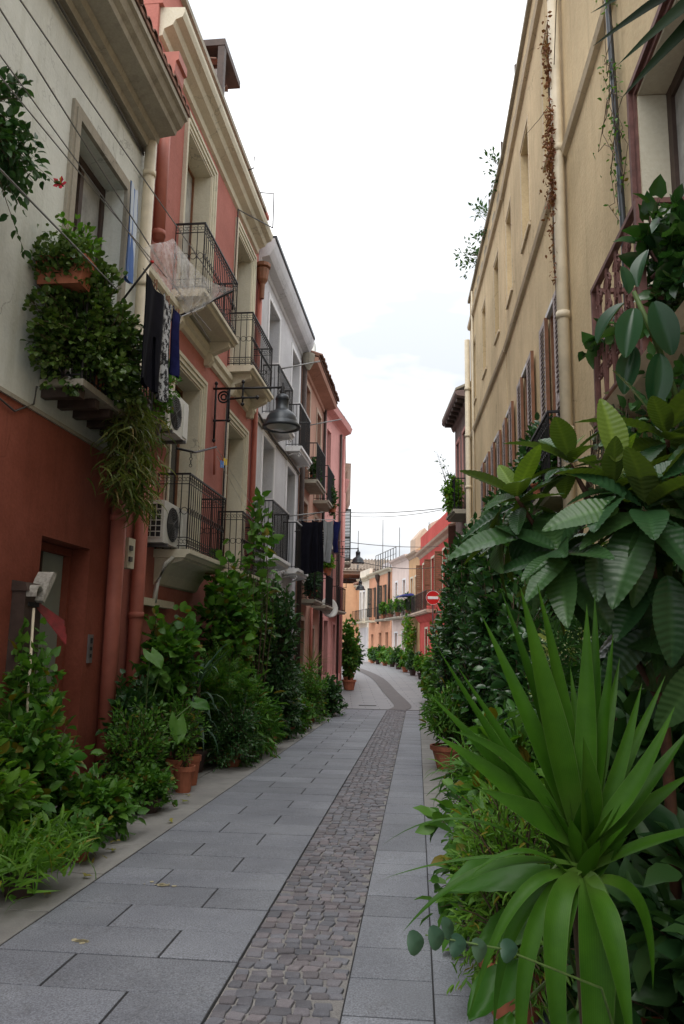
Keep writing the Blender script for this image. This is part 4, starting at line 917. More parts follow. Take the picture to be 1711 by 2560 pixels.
# ------------------------------------------------------------------ right: tan house
h = house('town_house', R, 2, 'long tan house on the right with narrow upper windows and a cream downpipe')
ctop = [(-.72, .06), (1.42, 2.26), (3.6, 4.36)]
ops = [(a, b, 7.86, 9.52) for a, b in ctop]+[(-6.0, -3.96, 3.15, 5.82), (-.60, .02, 3.35, 5.74), (1.68, 2.36, 3.4, 5.78), (3.95, 4.55, 3.4, 5.78)]
wall(R, h, 'wall', 'tan_wall', -12, 4.66, -.6, 11.0, ops, .3, back=6)
ops2 = [(.76, 1.44, 7.86, 9.5), (2.9, 3.6, 7.86, 9.48), (5.0, 5.5, 7.86, 9.45), (.95, 1.5, 3.4, 5.75), (2.7, 3.3, 3.4, 5.75)]
wall(R2, h, 'wall', 'tan_wall', 0.0, 6.4, -.6, 11.0, ops2, .3, back=6)
for F, oo in ((R, ops[:3]), (R2, ops2[:3])):
    for w in oo:
        window(F, h, *w, .24, 'tan_trim', 'curtain', 1, .04, 0)
        m = MB(F); m.box(-.2, -.17, w[0], w[1], w[2]+.35, w[3])
        for k in range(14): z = w[2]+.37+k*.08; m.box(-.172, -.155, w[0]+.01, w[1]-.01, z, z+.05)
        m.build('roller_blind', M['cream'], h)
        m = MB(F); m.box(-.2, .035, w[0]-.03, w[1]+.03, w[2]-.05, w[2]-.002); m.build('sill', M['tan_trim'], h)
        m = MB(F); m.box(0, .012, w[0]-.05, w[0]-.001, w[2], w[3]+.05); m.box(0, .012, w[1]+.001, w[1]+.05, w[2], w[3]+.05); m.box(0, .013, w[0]-.05, w[1]+.05, w[3]+.051, w[3]+.10); m.build('window_surround', M['tan_trim'], h)
for F, s0, s1 in ((R, -12, 4.66), (R2, 0, 6.42)):
    m = MB(F); m.prism([(0, 10.2), (.06, 10.22), (.08, 10.30), (.06, 10.36), (0, 10.38)], s0, s1); m.prism([(0, 7.08), (.05, 7.10), (.07, 7.16), (.05, 7.22), (0, 7.24)], s0, s1); m.build('string_course', M['tan_trim'], h)
    m = MB(F); m.box(-.3, .06, s0, s1, 11.0, 11.08); m.build('coping', M['soffit'], h)
    s = s0+.5
    while s < s1-.4: m = MB(F); m.box(-.02, .012, s, s+.32, 10.58, 10.70); m.build('vent_grille', M['soffit'], h); s += .72
# first floor windows with shutters flat on the wall
def fwin(F, a, b, z0, z1, w=.42):
    window(F, h, a, b, z0, z1, .22, 'rustwood', 'curtain', 1, .05, 0)
    louvre(F, h, .03, .075, a-w-.01, a-.01, z0, z1, 'shutter', edge='rustwood'); louvre(F, h, .03, .075, b+.01, b+w+.03, z0, z1, 'shutter', edge='rustwood')
    m = MB(F); m.box(-.1, -.001, b-.045, b-.002, z0, z1); m.box(-.1, -.001, a+.002, a+.03, z0, z1); m.build('inner_leaf', M['rustwood'], h)
    m = MB(F); m.box(0, .05, a-.06, b+.06, z1+.001, z1+.06); m.build('head_trim', M['white_trim'], h)
fwin(R, -.60, .02, 3.35, 5.74); fwin(R, 1.68, 2.36, 3.4, 5.78); fwin(R, 3.95, 4.55, 3.4, 5.78, .38); fwin(R2, .95, 1.5, 3.4, 5.75, .35); fwin(R2, 2.7, 3.3, 3.4, 5.75, .4)
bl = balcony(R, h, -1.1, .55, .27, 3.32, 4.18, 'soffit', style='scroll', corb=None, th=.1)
# big near window with brown mouldings and rusty balcony
window(R, h, -6.0, -3.96, 3.15, 5.82, .26, 'darkwood', 'curtain', 2, .12, .4)
surround(R, h, -6.0, -3.96, 3.15, 5.82, 'rust_iron', ((.05, .02), (.05, .05)))
m = MB(R); m.box(-.26, -.001, -3.985, -3.961, 3.15, 5.79); m.box(-.26, -.001, -6.0, -3.985, 5.795, 5.819); m.build('reveal_lining', M['cream'], h)
m = MB(R); m.prism([(0, 3.02), (.35, 3.02), (.46, 3.08), (.5, 3.14), (0, 3.14)], -7.0, -4.2); bl = m.build('balcony', M['tan_trim'], h)
m = MB(R); zt, z0 = 4.08, 3.14
m.box(.02, .47, -5.40, -5.36, zt-.02, zt+.01); m.box(.43, .47, -5.358, -4.24, zt-.02, zt+.01); m.box(.02, .43, -4.28, -4.24, zt-.02, zt+.01)
m.box(.43, .47, -5.4, -5.355, z0, zt-.021); m.box(.43, .468, -4.28, -4.242, z0, zt-.021)
m.box(.44, .46, -5.354, -4.282, z0+.08, z0+.10); m.box(.02, .428, -5.39, -5.37, z0+.08, z0+.10)
for k in range(9):
    s = -5.355+1.07*(k+.5)/9; sg = 1 if k % 2 else -1
    m.tube([(.45, s-.05*sg, z0+.1), (.45, s, z0+.45), (.45, s+.05*sg, zt-.03)], .012, 5)
    for zc, rr in ((zt-.13, .05), (zt-.30, .045), (zt-.47, .05), (zt-.64, .045)):
        m.ring((.45, s+.03*sg, zc), rr, .009, 'o', 10, 0, 320, 4); m.ring((.45, s+.03*sg, zc), rr*.45, .007, 'o', 7, 60, 400, 4)
for o, z, rr in ((.27, zt-.17, .12), (.27, zt-.17, .07), (.27, zt-.17, .03), (.13, zt-.40, .09), (.13, zt-.40, .05), (.33, zt-.50, .08), (.33, zt-.5, .04), (.2, zt-.7, .1), (.2, zt-.7, .05)): m.ring((o, -5.38, z), rr, .011, 's', 14, 30, 350, 4)
m.tube([(.42, -5.38, zt-.03), (.3, -5.38, zt-.4), (.06, -5.38, zt-.85)], .012, 5); m.tube([(.40, -5.38, zt-.3), (.25, -5.38, zt-.6), (.2, -5.38, zt-.85)], .012, 5)
m.build('railing', M['rust_iron'], bl)
tube_part(R, h, [(.09, -1.28, 11), (.09, -1.28, 2)], .066, 'pipe', collars=(5.2, 7.2, 9.2, 3.9))
tube_part(R, h, [(.04, -1.12, 7.0), (.04, -1.11, 5.4), (.03, -1.13, 3.0)], .014, 'cable', 'cable', 5)
tube_part(R, h, [(.05, -3.47, 11), (.06, -3.5, 7), (.05, -3.61, 5), (.05, -3.62, 3)], .026, 'lamp', 'conduit', 6)
tube_part(R2, h, [(.09, 6.34, 9.9), (.09, 6.34, .5)], .075, 'pipe', collars=(8.5, 7.2, 5.8)); tube_part(R2, h, [(.04, 5.45, 10.9), (.04, 5.45, 3)], .03, 'pipe', n=8)
for F, s, hh in ((R, .9, .75), (R, 3.0, .7), (R2, .4, .65), (R2, 2.4, .6), (R2, 4.6, .5)):
    m = MB(F); m.tube([(-.05, s, 11.08), (-.05, s, 11.08+hh)], .022, 5); m.box(-.09, -.01, s-.04, s+.04, 11.08, 11.1); m.build('roof_post', M['darkwood'], h)
# ------------------------------------------------------------------ right: house with the deep dark eaves
h = house('town_house', R3, 1.5, 'dark weathered house with deep eaves just past the tan house')
wall(R3, h, 'wall', 'dark_wall', .02, 2.9, -.6, 8.5, [(.5, 1.2, 5.3, 7.6), (1.9, 2.5, 5.3, 7.6)], .25, back=5)
for w in ((.5, 1.2, 5.3, 7.6), (1.9, 2.5, 5.3, 7.6)): window(R3, h, *w, .2, 'rustwood', 'glass', 2); surround(R3, h, *w, 'rose_wall', ((.1, .03),))
m = MB(R3); m.prism([(0, 8.15), (.06, 8.2), (.1, 8.32), (.34, 8.36), (.38, 8.42), (.38, 8.48), (0, 8.52)], -.02, 3.1); m.build('eaves', M['dark_wall'], h)
for k in range(7):
    m = MB(R3); m.box(.1, .33, .2+.42*k, .3+.42*k, 8.24, 8.345); m.build('rafter_end', M['darkwood'], h)
roof(R3, h, -.02, 3.1, .38, 8.5, -3, 10.1, 'soffit')
balcony(R3, h, .15, 1.6, .42, 5.25, 6.1, 'soffit', style='plain', corb=None, th=.12)
# hidden link between it and the red house
F4 = Fr(3.46, 23.35, 7.8, -1)
h = house('town_house', F4, 8, 'plain pale house front behind the hedge before the crimson house')
wall(F4, h, 'wall', 'rose_wall', .05, 12.5, -.6, 5.2, [(3, 4, 2.9, 4.6), (7, 8, 2.9, 4.6), (5, 6, -.5, 2.2)], .25, back=5)
for w in ((3, 4, 2.9, 4.6), (7, 8, 2.9, 4.6), (5, 6, -.5, 2.2)): window(F4, h, *w, .2, 'wood', 'glass', 2)
roof(F4, h, .05, 12.5, .25, 5.22, -4, 6.2)

# ------------------------------------------------------------------ far terrace
FA = Fr(5.62, 36.0, -2.0, -1); FB = Fr(5.10, 50.75, -6, -1); FC = Fr(4.72, 54.4, -9, -1); FD = Fr(3.88, 59.7, -11.4, -1); FE = Fr(2.42, 66.9, -12, -1); FG = Fr(1.66, 70.5, -15, -1)
def far_house(F, Ln, wallm, label, ztop, wins, trim, frame='wood', corn='cream', z0=-.4, par=0.0, pane='glass', depth=6):
    h = house('town_house', F, Ln/2, label, group='far terrace houses')
    wall(F, h, 'wall', wallm, 0.02, Ln-.02, z0, ztop, wins, .25, back=depth)
    for w in wins: window(F, h, *w, .2, frame, pane, 2, .06, 0); surround(F, h, *w, trim, ((.12, .03),))
    m = MB(F); m.prism([(0, ztop-.35), (.05, ztop-.3), (.1, ztop-.2), (.28, ztop-.1), (.32, ztop), (0, ztop+.02)], 0.03, Ln-.03); m.build('cornice', M[corn], h)
    if par: m = MB(F); m.box(-.3, -.05, .03, Ln-.03, ztop+.02, ztop+par); m.build('parapet', M[wallm], h)
    return h
zf = 4.0
h = far_house(FA, 14.75, 'crimson_wall', 'bright crimson house with louvred shutters and cream window frames', 7.55, [(12.3, 13.2, zf, 6.7), (8.6, 9.6, zf, 6.7), (4.6, 5.6, zf, 6.7), (11.2, 12.2, .2, 2.7), (7.2, 8.2, .2, 2.7)], 'cream', 'wood', 'beige_wall', par=1.1)
for a, b in ((12.3, 13.2), (8.6, 9.6), (4.6, 5.6)): louvre(FA, h, .03, .07, a-.55, a-.13, zf, 6.7, 'wood', n=12); louvre(FA, h, .03, .42, b+.13, b+.17, zf, 6.7, 'wood', flat=False, n=12)
balcony(FA, h, 7.6, 14.3, .62, 3.7, 4.75, 'beige_wall', style='plain', corb=None, th=.18, sp=.14)
m = MB(FA); m.prism([(0, 3.1), (.12, 3.2), (.3, 3.45), (.3, 3.51), (0, 3.51)], .1, 14.6); m.build('string_course', M['crimson_wall'], h)
m = MB(FA); m.prism([(-1.6, 8.6), (-1.6, 9.3), (-1.0, 9.6), (-.4, 9.3), (-.4, 8.6)], 12.6, 13.8); m.build('chimney', M['beige_wall'], h)
h = far_house(FB, 3.62, 'ochre_wall', 'narrow ochre house between the crimson house and the pale one', 7.85, [(.7, 1.4, zf, 6.2), (2.2, 2.9, zf, 6.2), (1.2, 2.1, .2, 2.6)], 'cream', 'wood', 'beige_wall', par=.2)
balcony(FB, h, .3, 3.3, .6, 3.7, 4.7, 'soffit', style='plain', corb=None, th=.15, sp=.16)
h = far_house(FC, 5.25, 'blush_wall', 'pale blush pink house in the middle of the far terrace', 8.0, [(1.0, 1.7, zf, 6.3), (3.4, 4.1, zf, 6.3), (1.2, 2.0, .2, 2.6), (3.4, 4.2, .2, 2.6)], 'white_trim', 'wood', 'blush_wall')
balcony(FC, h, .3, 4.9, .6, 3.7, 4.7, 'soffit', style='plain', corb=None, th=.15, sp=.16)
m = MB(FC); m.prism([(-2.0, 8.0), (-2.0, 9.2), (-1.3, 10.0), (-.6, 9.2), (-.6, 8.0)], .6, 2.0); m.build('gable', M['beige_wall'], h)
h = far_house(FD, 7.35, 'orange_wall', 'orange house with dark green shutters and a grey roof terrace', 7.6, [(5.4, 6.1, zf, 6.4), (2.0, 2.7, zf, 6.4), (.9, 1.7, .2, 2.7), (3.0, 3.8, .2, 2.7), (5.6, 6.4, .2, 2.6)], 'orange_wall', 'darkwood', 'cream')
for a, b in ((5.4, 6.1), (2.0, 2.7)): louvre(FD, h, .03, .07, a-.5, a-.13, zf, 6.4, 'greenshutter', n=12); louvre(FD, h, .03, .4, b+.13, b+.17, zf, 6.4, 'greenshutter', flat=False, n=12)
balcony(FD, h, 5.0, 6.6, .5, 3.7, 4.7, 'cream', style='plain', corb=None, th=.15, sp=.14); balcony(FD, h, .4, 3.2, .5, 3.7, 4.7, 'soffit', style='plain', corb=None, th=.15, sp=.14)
tube_part(FD, h, [(.1, 3.9, 7.2), (.1, 3.9, 3.4)], .09, 'darkwood'); m = MB(FD); m.lathe([(.08, -.3), (.2, 0), (.25, .25), (.25, .35)], (.12, 3.9, 7.0), 8); m.build('hopper', M['darkwood'], h)
tube_part(FD, h, [(.1, .5, 7.3), (.1, .5, 4.8)], .09, 'darkwood')
m = MB(FD); m.box(-4, -1.0, .2, 6.8, 7.6, 8.5); m.build('terrace_wall', M['grey_wall'], h)
m = MB(FD)
for k in range(9): m.tube([(-.4, .3+.8*k, 7.6), (-.4, .3+.8*k, 9.2)], .03, 4)
m.tube([(-.4, .3, 9.2), (-.4, 6.7, 9.2)], .03, 4); m.tube([(-.4, .3, 8.7), (-.4, 6.7, 8.7)], .02, 4); m.build('terrace_rail', M['lamp'], h)
h = far_house(FE, 3.6, 'cream_wall', 'small cream house with a weathered grey garage front', 7.5, [(1.4, 2.1, zf, 6.3), (2.7, 3.2, zf, 6.3)], 'white_trim', 'wood', 'cream', par=.7)
m = MB(FE); m.box(0, .05, .2, 3.3, .2, 3.2); m.build('garage_front', M['grey_wall'], h); balcony(FE, h, .6, 3.3, .45, 3.7, 4.7, 'cream', style='plain', corb=None, th=.15, sp=.14)
h = far_house(FG, 4.4, 'peach_wall', 'dusty peach house at the end of the view with narrow windows', 7.0, [(1.0, 1.6, zf, 6.2), (2.6, 3.2, zf, 6.2), (1.2, 2.0, .2, 2.6)], 'beige_wall', 'wood', 'cream')
tiles(FG, h, .1, 4.3, .35, 7.1, -.6, 7.5, .28); roof(FG, h, .05, 4.35, .3, 7.05, -4, 9.0); balcony(FG, h, .6, 1.9, .4, 3.7, 4.7, 'soffit', style='plain', corb=None, th=.15, sp=.14)
FH = Fr(-3.5, 76, 88, -1)
h = house('town_house', FH, 4, 'sandy house closing the street behind the bend')
wall(FH, h, 'wall', 'peach_wall', -4, 12, -.4, 7.2, [(1, 2, 4, 6), (4, 5, 4, 6), (7, 8, 4, 6)], .25, back=5)
for w in ((1, 2, 4, 6), (4, 5, 4, 6), (7, 8, 4, 6)): window(FH, h, *w, .2, 'wood', 'glass', 2)
roof(FH, h, -4.2, 12.2, .4, 7.22, -3, 8.2)
# big tiled roof with gable behind the terrace
h = thing('town_house', (4.5, 84, gz(84)), 'long building with a big weathered tile roof behind the far terrace', 'house')
m = MB(); m.box(-4, 16, 80, 92, gz(84), 9.2); m.build('wall', M['beige_wall'], h)
m = MB(); m.prism([(79.4, 9.1), (79.4, 9.3), (86, 11.0), (92.6, 9.5), (92.6, 9.1)], -4.5, 16.5, 'o'); m.build('roof', M['oldtile'], h)
m = MB()
for k in range(60):
    x = -4.2+k*.345; m.add([(x-.11, 79.35, 9.32), (x, 79.35, 9.45), (x+.11, 79.35, 9.32), (x-.11, 86, 11.03), (x, 86, 11.17), (x+.11, 86, 11.03)], [(0,1,4,3),(1,2,5,4),(0,1,2)])
tag(m.build('roof_tiles', M['oldtile'], h), kind='stuff')
for k, (x, hh) in enumerate(((1.7, 2.2), (4.2, 3.4), (5.9, 2.6), (8.9, 3.2), (10.2, 2.2))):
    t = thing('antenna_mast', (x, 79.0, 9.6), ['leftmost short thin mast above the far tiled roof', 'tall thin mast just right of the leftmost one', 'middle thin mast of the five above the far roof', 'tall thin mast above the pale blush house', 'rightmost thin mast beside the gable'][k], 'antenna mast', 'thin masts above the far roofs')
    m = MB(); m.tube([(x, 79, 9.0), (x, 79, 11.0+hh)], .035, 5); m.build('pole', M['cable'], t); m = MB(); m.box(x-.08, x+.08, 78.95, 79.05, 9.4, 9.7); m.build('foot', M['grille'], t)
# ------------------------------------------------------------------ sign, wires, far laundry
t = thing('road_sign', (4.28, 35.0, gz(35)), 'round red no entry sign with white bar in front of the crimson house', 'road sign')
m = MB(); c = np.array((4.10, 34.9, 3.78)); n = 28; Rr = .31
m.add([(c[0]+Rr*math.cos(a), c[1]-.01, c[2]+Rr*math.sin(a)) for a in np.linspace(0, 2*math.pi, n+1)[:-1]]+[(c[0]+Rr*math.cos(a), c[1]+.02, c[2]+Rr*math.sin(a)) for a in np.linspace(0, 2*math.pi, n+1)[:-1]], [tuple(range(n)), tuple(range(n, 2*n))]+[(i, (i+1) % n, n+(i+1) % n, n+i) for i in range(n)]); dd = m.build('disc', M['sign_red'], t)
m = MB(); m.box(c[0]-.235, c[0]+.235, c[1]-.018, c[1]-.0105, c[2]-.06, c[2]+.06); m.build('bar', M['sign_white'], dd)
m = MB(); m.ring((c[0], c[1]-.012, c[2]), .305, .008, 's', 28); m.build('rim', M['sign_white'], dd)
m = MB(); m.tube([(c[0], c[1]+.05, gz(35)), (c[0], c[1]+.05, 4.05)], .03, 8); m.build('pole', M['grille'], t)
def wire(a, b, sag, r, lb):
    m = MB(); P = [tuple(np.array(a)+(np.array(b)-np.array(a))*t-np.array([0, 0, sag*4*t*(1-t)])) for t in np.linspace(0, 1, 13)]; m.tube(P, r, 4); m.top('overhead_cable', M['cable'], P[6], lb, 'cable', 'cables across the street', True)
wire((-.5, 29.5, 6.66), (3.3, 21.8, 5.55), .12, .012, 'highest cable across the street to the planted balcony')
wire((-.5, 29.6, 6.60), (3.3, 21.6, 5.52), .22, .009, 'slack cable just under the highest street cable')
wire((-.3, 30.2, 5.65), (4.9, 39, 6.6), .12, .014, 'middle cable across the street towards the crimson house')
wire((-.2, 30.5, 5.1), (4.9, 41, 5.75), .25, .016, 'lowest cable across the street, over the second lamp')
x, y, _ = L.p(.30, 13.25, 0); FL_ = Fr(x, y, 6.6+60)
for s, z0, z1, mt, lb, cat, w in ((.24, 3.55, 5.02, 'black_cloth', 'long black coat on the far lower drying line', 'coat', .40), (.56, 3.62, 5.05, 'black_cloth', 'black trousers drying next to the black coat', 'trousers', .34), (.86, 3.9, 5.08, 'grey_cloth', 'grey shirt drying beyond the black clothes', 'shirt', .3), (1.12, 4.2, 5.1, 'navy_cloth', 'navy shirt at the far end of the drying line', 'shirt', .24)):
    cloth(FL_, s-w/2, s+w/2, 0, z0, z1, mt, (0, s, z0), lb, cat, cat, .085, s*7, -.16 if cat == 'coat' else .22, cat == 'trousers')
m = MB(L); m.tube([(1.0, 11.9, 4.98), (.22, 13.2, 5.0), (1.25, 13.82, 5.12)], .01, 4); m.top('clothes_line', M['steel'], L.p(.8, 14, 5), 'green grey line with the black laundry before the brownish house', 'clothes line')
m = MB(FB); m.prism([(.3, 5.0), (.5, 5.06), (1.1, 4.95), (1.1, 4.88), (.3, 4.92)], .3, 2.6); m.top('folded_tarp', M['tarp'], FB.p(.6, 1, 4.9), 'blue tarpaulin draped on the ochre house balcony rail', 'tarpaulin')
# ------------------------------------------------------------------ plants: left side
GL = 'potted plants along the left house fronts'
def lp(o, s, z=None):
    x, y, _ = L.p(o, s, 0); return (x, y, gz(y) if z is None else z)
def bush(label, cat, o, s, r, zc, rz, kind, size, lm, nb=60, nl=16, pt=None, name='potted_shrub', F=lp, skirt=.36, grow=1.17, **k):
    b = F(o, s); root = plant(name, label, cat, b, GL if F is lp else 'potted plants along the right side')
    hgt = 0
    if pt: pot(root, b, *pt); hgt = pt[1]
    rr = r if isinstance(r, tuple) else (r, r); rr = (rr[0]*grow, rr[1]*grow); ca, sa = (L.n, L.t) if F is lp else ((1, 0), (.1, .995))
    E = ell((0, 0, zc), (rr[0], rr[1], rz*1.12), int(nb*1.02), 1)
    if skirt:
        n = int(nb*skirt); a = NR.uniform(0, 6.283, n); q = NR.uniform(.5, 1.0, n)**.5
        E = np.concatenate([E, np.stack([rr[0]*q*np.cos(a), rr[1]*q*np.sin(a), NR.uniform(.06, max(.14, zc*.8), n)], 1)])
    W = np.stack([b[0]+E[:, 0]*ca[0]+E[:, 1]*sa[0], b[1]+E[:, 0]*ca[1]+E[:, 1]*sa[1], b[2]+E[:, 2]], 1)
    k.setdefault('t0', .25)
    shrub(root, (b[0], b[1], b[2]+hgt*.9), W, kind, size, lm, int(nl*1.15), **k)
    return root
# 1 light grass clump, bottom left corner
b = lp(1.18, -2.55); root = plant('spider_grass', 'light green arching grass clump at the bottom left corner of the view', 'grass plant', b, GL); pot(root, b, .14, .2, 'plasticpot')
f = Fol(); k = 520; P = np.array([b[0], b[1], b[2]+.2])+NR.normal(0, 1, (k, 3))*[.16, .24, .05]; D = NR.normal(0, 1, (k, 3))*[1, 1, .3]+[.1, 0, .75]
f.leaves(P, D, .27, 'strap', .3, .5); f.leaves(P[:160]+[0, 0, .12]+NR.normal(0, .06, (160, 3)), D[:160]+NR.normal(0, .4, (160, 3)), .09, 'lance', .9, .5); f.build('foliage', LM['light'], root, kind='stuff')
bush('bright bushy plant in front of the grass clump at the left edge', 'bush', .62, -2.3, .42, .5, .48, 'ovate', .10, 'light', 50, 14, (.13, .2, 'plasticpot'), fan=.8)
bush('mid green leafy bush below the mailbox with broad pointed leaves', 'bush', .52, -1.35, (.4, .6), .62, .6, 'ovate', .115, 'mid', 110, 16, (.15, .22), fan=.8)
bush('low leafy plant spilling onto the pale kerb slab', 'bush', .98, -.95, (.28, .42), .28, .26, 'ovate', .10, 'mid', 60, 14, (.13, .18, 'plasticpot'), fan=1)
r_ = bush('low plant with a single red flower at the kerb edge', 'flowering plant', 1.16, -1.62, (.2, .26), .18, .16, 'round', .055, 'mid', 26, 12, (.1, .12))
x, y, z = lp(1.3, -1.5); m = MB()
for a in range(5): m.add([(x, y, z+.22), (x+.035*math.cos(a*1.256), y+.02, z+.22+.035*math.sin(a*1.256)), (x+.03*math.cos(a*1.256+.6), y-.005, z+.22+.03*math.sin(a*1.256+.6))], [(0, 1, 2)])
m.build('flower', M['petal'], r_)
# climbing vine by the mailbox
b = lp(.34, -1.1); root = plant('climbing_vine', 'thin climbing vine with sparse leaves on the cane beside the mailbox', 'vine', b, GL); pot(root, b, .14, .24)
shrub(root, (b[0], b[1], b[2]+.2), ell((b[0]+.0, b[1]+.15, b[2]+1.25), (.24, .42, .7), 60), 'heart', .085, 'mid', 13, .2, .06, stem='gstem', r0=.006)
shrub(root, (b[0], b[1], b[2]+.2), ell((b[0]+.12, b[1]+.55, b[2]+1.05), (.1, .15, .4), 9), 'ovate', .07, 'light', 8, .3, .05, stem='stem', r0=.006)
bush('dense small leaved bush just right of the green door', 'bush', .72, .75, (.34, .5), .55, .55, 'small', .065, 'mid', 110, 18, (.15, .2), fan=.8)
bush('low fine leaved shrub in front of the dense bush by the door', 'bush', 1.02, .35, (.2, .3), .26, .2, 'round', .05, 'mid', 60, 14, (.12, .14, 'plasticpot'), fan=.9)
bush('trailing ivy like shrub between the two red downpipes', 'bush', .38, 1.35, (.26, .5), .85, .55, 'heart', .075, 'dark', 90, 16, (.16, .26), fan=.7)
# tall bean-like plant on the pink base
bush('tall leafy plant on thin stalks against the pink base wall', 'tall plant', .48, 2.35, (.36, .62), 1.45, .95, 'round', .125, 'mid', 80, 13, (.17, .3), tw=.1, fan=.5, up=1.2, t0=.35, skirt=.12, grow=1.05)
bush('feathery light green plant over two terracotta pots', 'bush', .80, 1.95, (.3, .42), .72, .42, 'small', .07, 'mid', 110, 16, (.15, .34), fan=.6, skirt=0)
for o, s, lb, h_, r0 in ((.98, 1.62, 'plain terracotta pot nearest the kerb below the feathery plant', .30, .13), (.9, 2.15, 'taller terracotta pot behind the kerb pot, under the feathery plant', .36, .125)):
    b = lp(o, s); root = plant('potted_herb', lb, 'potted plant', b, GL); pot(root, b, r0, h_); shrub(root, (b[0], b[1], b[2]+h_*.9), ell((b[0], b[1], b[2]+h_+.12), (.12, .12, .14), 12, 1), 'small', .05, 'light', 8)
def bigleaf(root, c, d, n, Ln, w, mat, nm='leaf', kind='heart'):
    """one broad leaf, a mesh of its own with rib relief"""
    d = Vector(d).normalized(); n = Vector(n); x = d.cross(n).normalized(); n = x.cross(d); vs = []; NL, NW = 12, 8
    for i in range(NL+1):
        t = i/NL
        if kind == 'heart': ww = w*.5*math.sin(math.pi*min(1, t*.86+.14))**.75*(1-.25*t); back = -.16*w
        else: ww = w*.5*math.sin(math.pi*(t*.96+.02))**.8; back = 0
        for j in range(NW+1):
            u = j/NW*2-1; yy = t*Ln+(back*abs(u)**1.5*(1-t)**3*2.2 if kind == 'heart' else 0)
            zz = .10*w*abs(u)-.16*Ln*t*t+.006*math.sin(t*34-abs(u)*5)*(1-abs(u)*.5)+.012*math.sin(7*t+3*u)
            vs.append(tuple(Vector(c)+d*yy+x*(ww*u)+n*zz))
    m = MB(); m.add(vs, [(i*(NW+1)+j, i*(NW+1)+j+1, (i+1)*(NW+1)+j+1, (i+1)*(NW+1)+j) for i in range(NL) for j in range(NW)])
    return m.build(nm, LM[mat], root, smooth=True)
b = lp(.62, 1.15); root = plant('elephant_ear', 'elephant ear plant with a few large heart shaped grey green leaves', 'potted plant', b, GL); pot(root, b, .15, .26)
m = MB()
for (o, s, z), d, Ln in (((.98, 1.25, .86), (.3, -.55, -1), .30), ((.72, .95, 1.62), (.9, -.6, -.75), .27), ((1.05, 1.7, 1.03), (1, -.2, -.35), .22), ((.55, 1.8, 1.35), (.6, .3, -.9), .24)):
    c = L.p(o, s, z+gz(9)); bigleaf(root, c, L.d(*d), L.d(.8, -.8, .35), Ln, Ln*.82, 'mid'); m.tube([(b[0], b[1], b[2]+.22), ((b[0]+c[0])/2, (b[1]+c[1])/2, c[2]*.75), c], .008, 5)
m.build('stem', M['gstem'], root, smooth=True)
# drooping dracaena
b = lp(.62, 3.25); root = plant('dracaena', 'dracaena with drooping grey green sword leaves beside the pink base', 'potted plant', b, GL); pot(root, b, .17, .3, 'plasticpot')
m = MB(); m.tube([(b[0], b[1], b[2]+.25), (b[0]+.02, b[1], b[2]+.8), (b[0], b[1]+.02, b[2]+1.3)], .03, 7); m.build('trunk', M['stem'], root, smooth=True)
for k in range(54):
    a = k*2.4; hz = b[2]+.45+.85*(k/54); el = R_.uniform(.2, .75) if k < 40 else R_.uniform(.8, 1.5)
    d = np.array((math.cos(a), math.sin(a), 0)); p0 = np.array((b[0], b[1], hz)); Ln = R_.uniform(.5, .75)
    p1 = p0+d*Ln*.5+np.array((0, 0, Ln*.55*el)); p2 = p0+d*Ln*R_.uniform(.6, .8)+np.array((0, 0, Ln*(el*1.2-.95))); mm = MB(); blade(mm, p0, p1, p2, R_.uniform(.045, .06), (-d[0]*.3, -d[1]*.3, 1), 6); mm.build('leaf', LM['blue'], root, smooth=True)
bush('fern like bright bush under the pink lower balcony', 'bush', .72, 4.3, (.42, .7), 1.0, .75, 'fern', .24, 'mid', 100, 12, (.18, .3), fan=.8, t0=.4)
bush('dark jasmine mound with tiny leaves at the kerb', 'bush', .98, 3.95, (.4, .75), .5, .5, 'small', .062, 'dark', 150, 20, (.17, .2), fan=.9)
bush('wide green bush with long leaves behind the jasmine mound', 'bush', .95, 5.0, (.4, .8), .7, .7, 'lance', .17, 'mid', 90, 12, (.15, .25), fan=.9)
# tall climber to the balcony
bush('tall light green climber reaching up to the far pink lower balcony', 'climber', .55, 5.0, (.36, .75), 2.2, 1.25, 'round', .13, 'mid', 110, 13, (.2, .34), tw=.12, fan=.45, up=1.1, t0=.35, skirt=.15)
bush('yellowish leafy shrub growing up through the tall climber', 'climber', .66, 5.3, (.25, .35), 1.95, .55, 'round', .13, 'light', 26, 10, (.17, .3), tw=.1, fan=.4, t0=.55)
bush('leafy shoot with big leaves waving before the far pink balcony rail', 'climber', .85, 5.9, (.14, .25), 3.9, .7, 'heart', .17, 'mid', 12, 9, (.15, .3), tw=.1, fan=.3, t0=.55)
bush('dark tall ficus in front of the grey house', 'small tree', .62, 8.0, (.55, 1.2), 2.1, 1.25, 'ovate', .12, 'dark', 230, 17, (.24, .36), fan=.6, t0=.3, r0=.014)
bush('airy tall shrub with loose branches beside the dark ficus', 'small tree', .6, 6.9, (.36, .6), 2.3, .9, 'ovate', .12, 'mid', 60, 13, (.2, .34), fan=.55, t0=.4, skirt=.1)
bush('rounded dark shrub below the tall ficus', 'bush', .72, 8.1, (.55, 1.3), .95, .85, 'small', .08, 'dark', 240, 19, (.2, .3), fan=.9)
bush('small bush in a red terracotta pot on the kerb before the grey house', 'bush', 1.06, 6.05, (.25, .4), .42, .26, 'lance', .12, 'mid', 44, 13, (.17, .24), fan=.8)
bush('second small kerb bush in terracotta, beyond the red pot', 'bush', 1.0, 8.3, (.26, .5), .4, .3, 'ovate', .09, 'dark', 50, 13, (.16, .22), fan=.8)
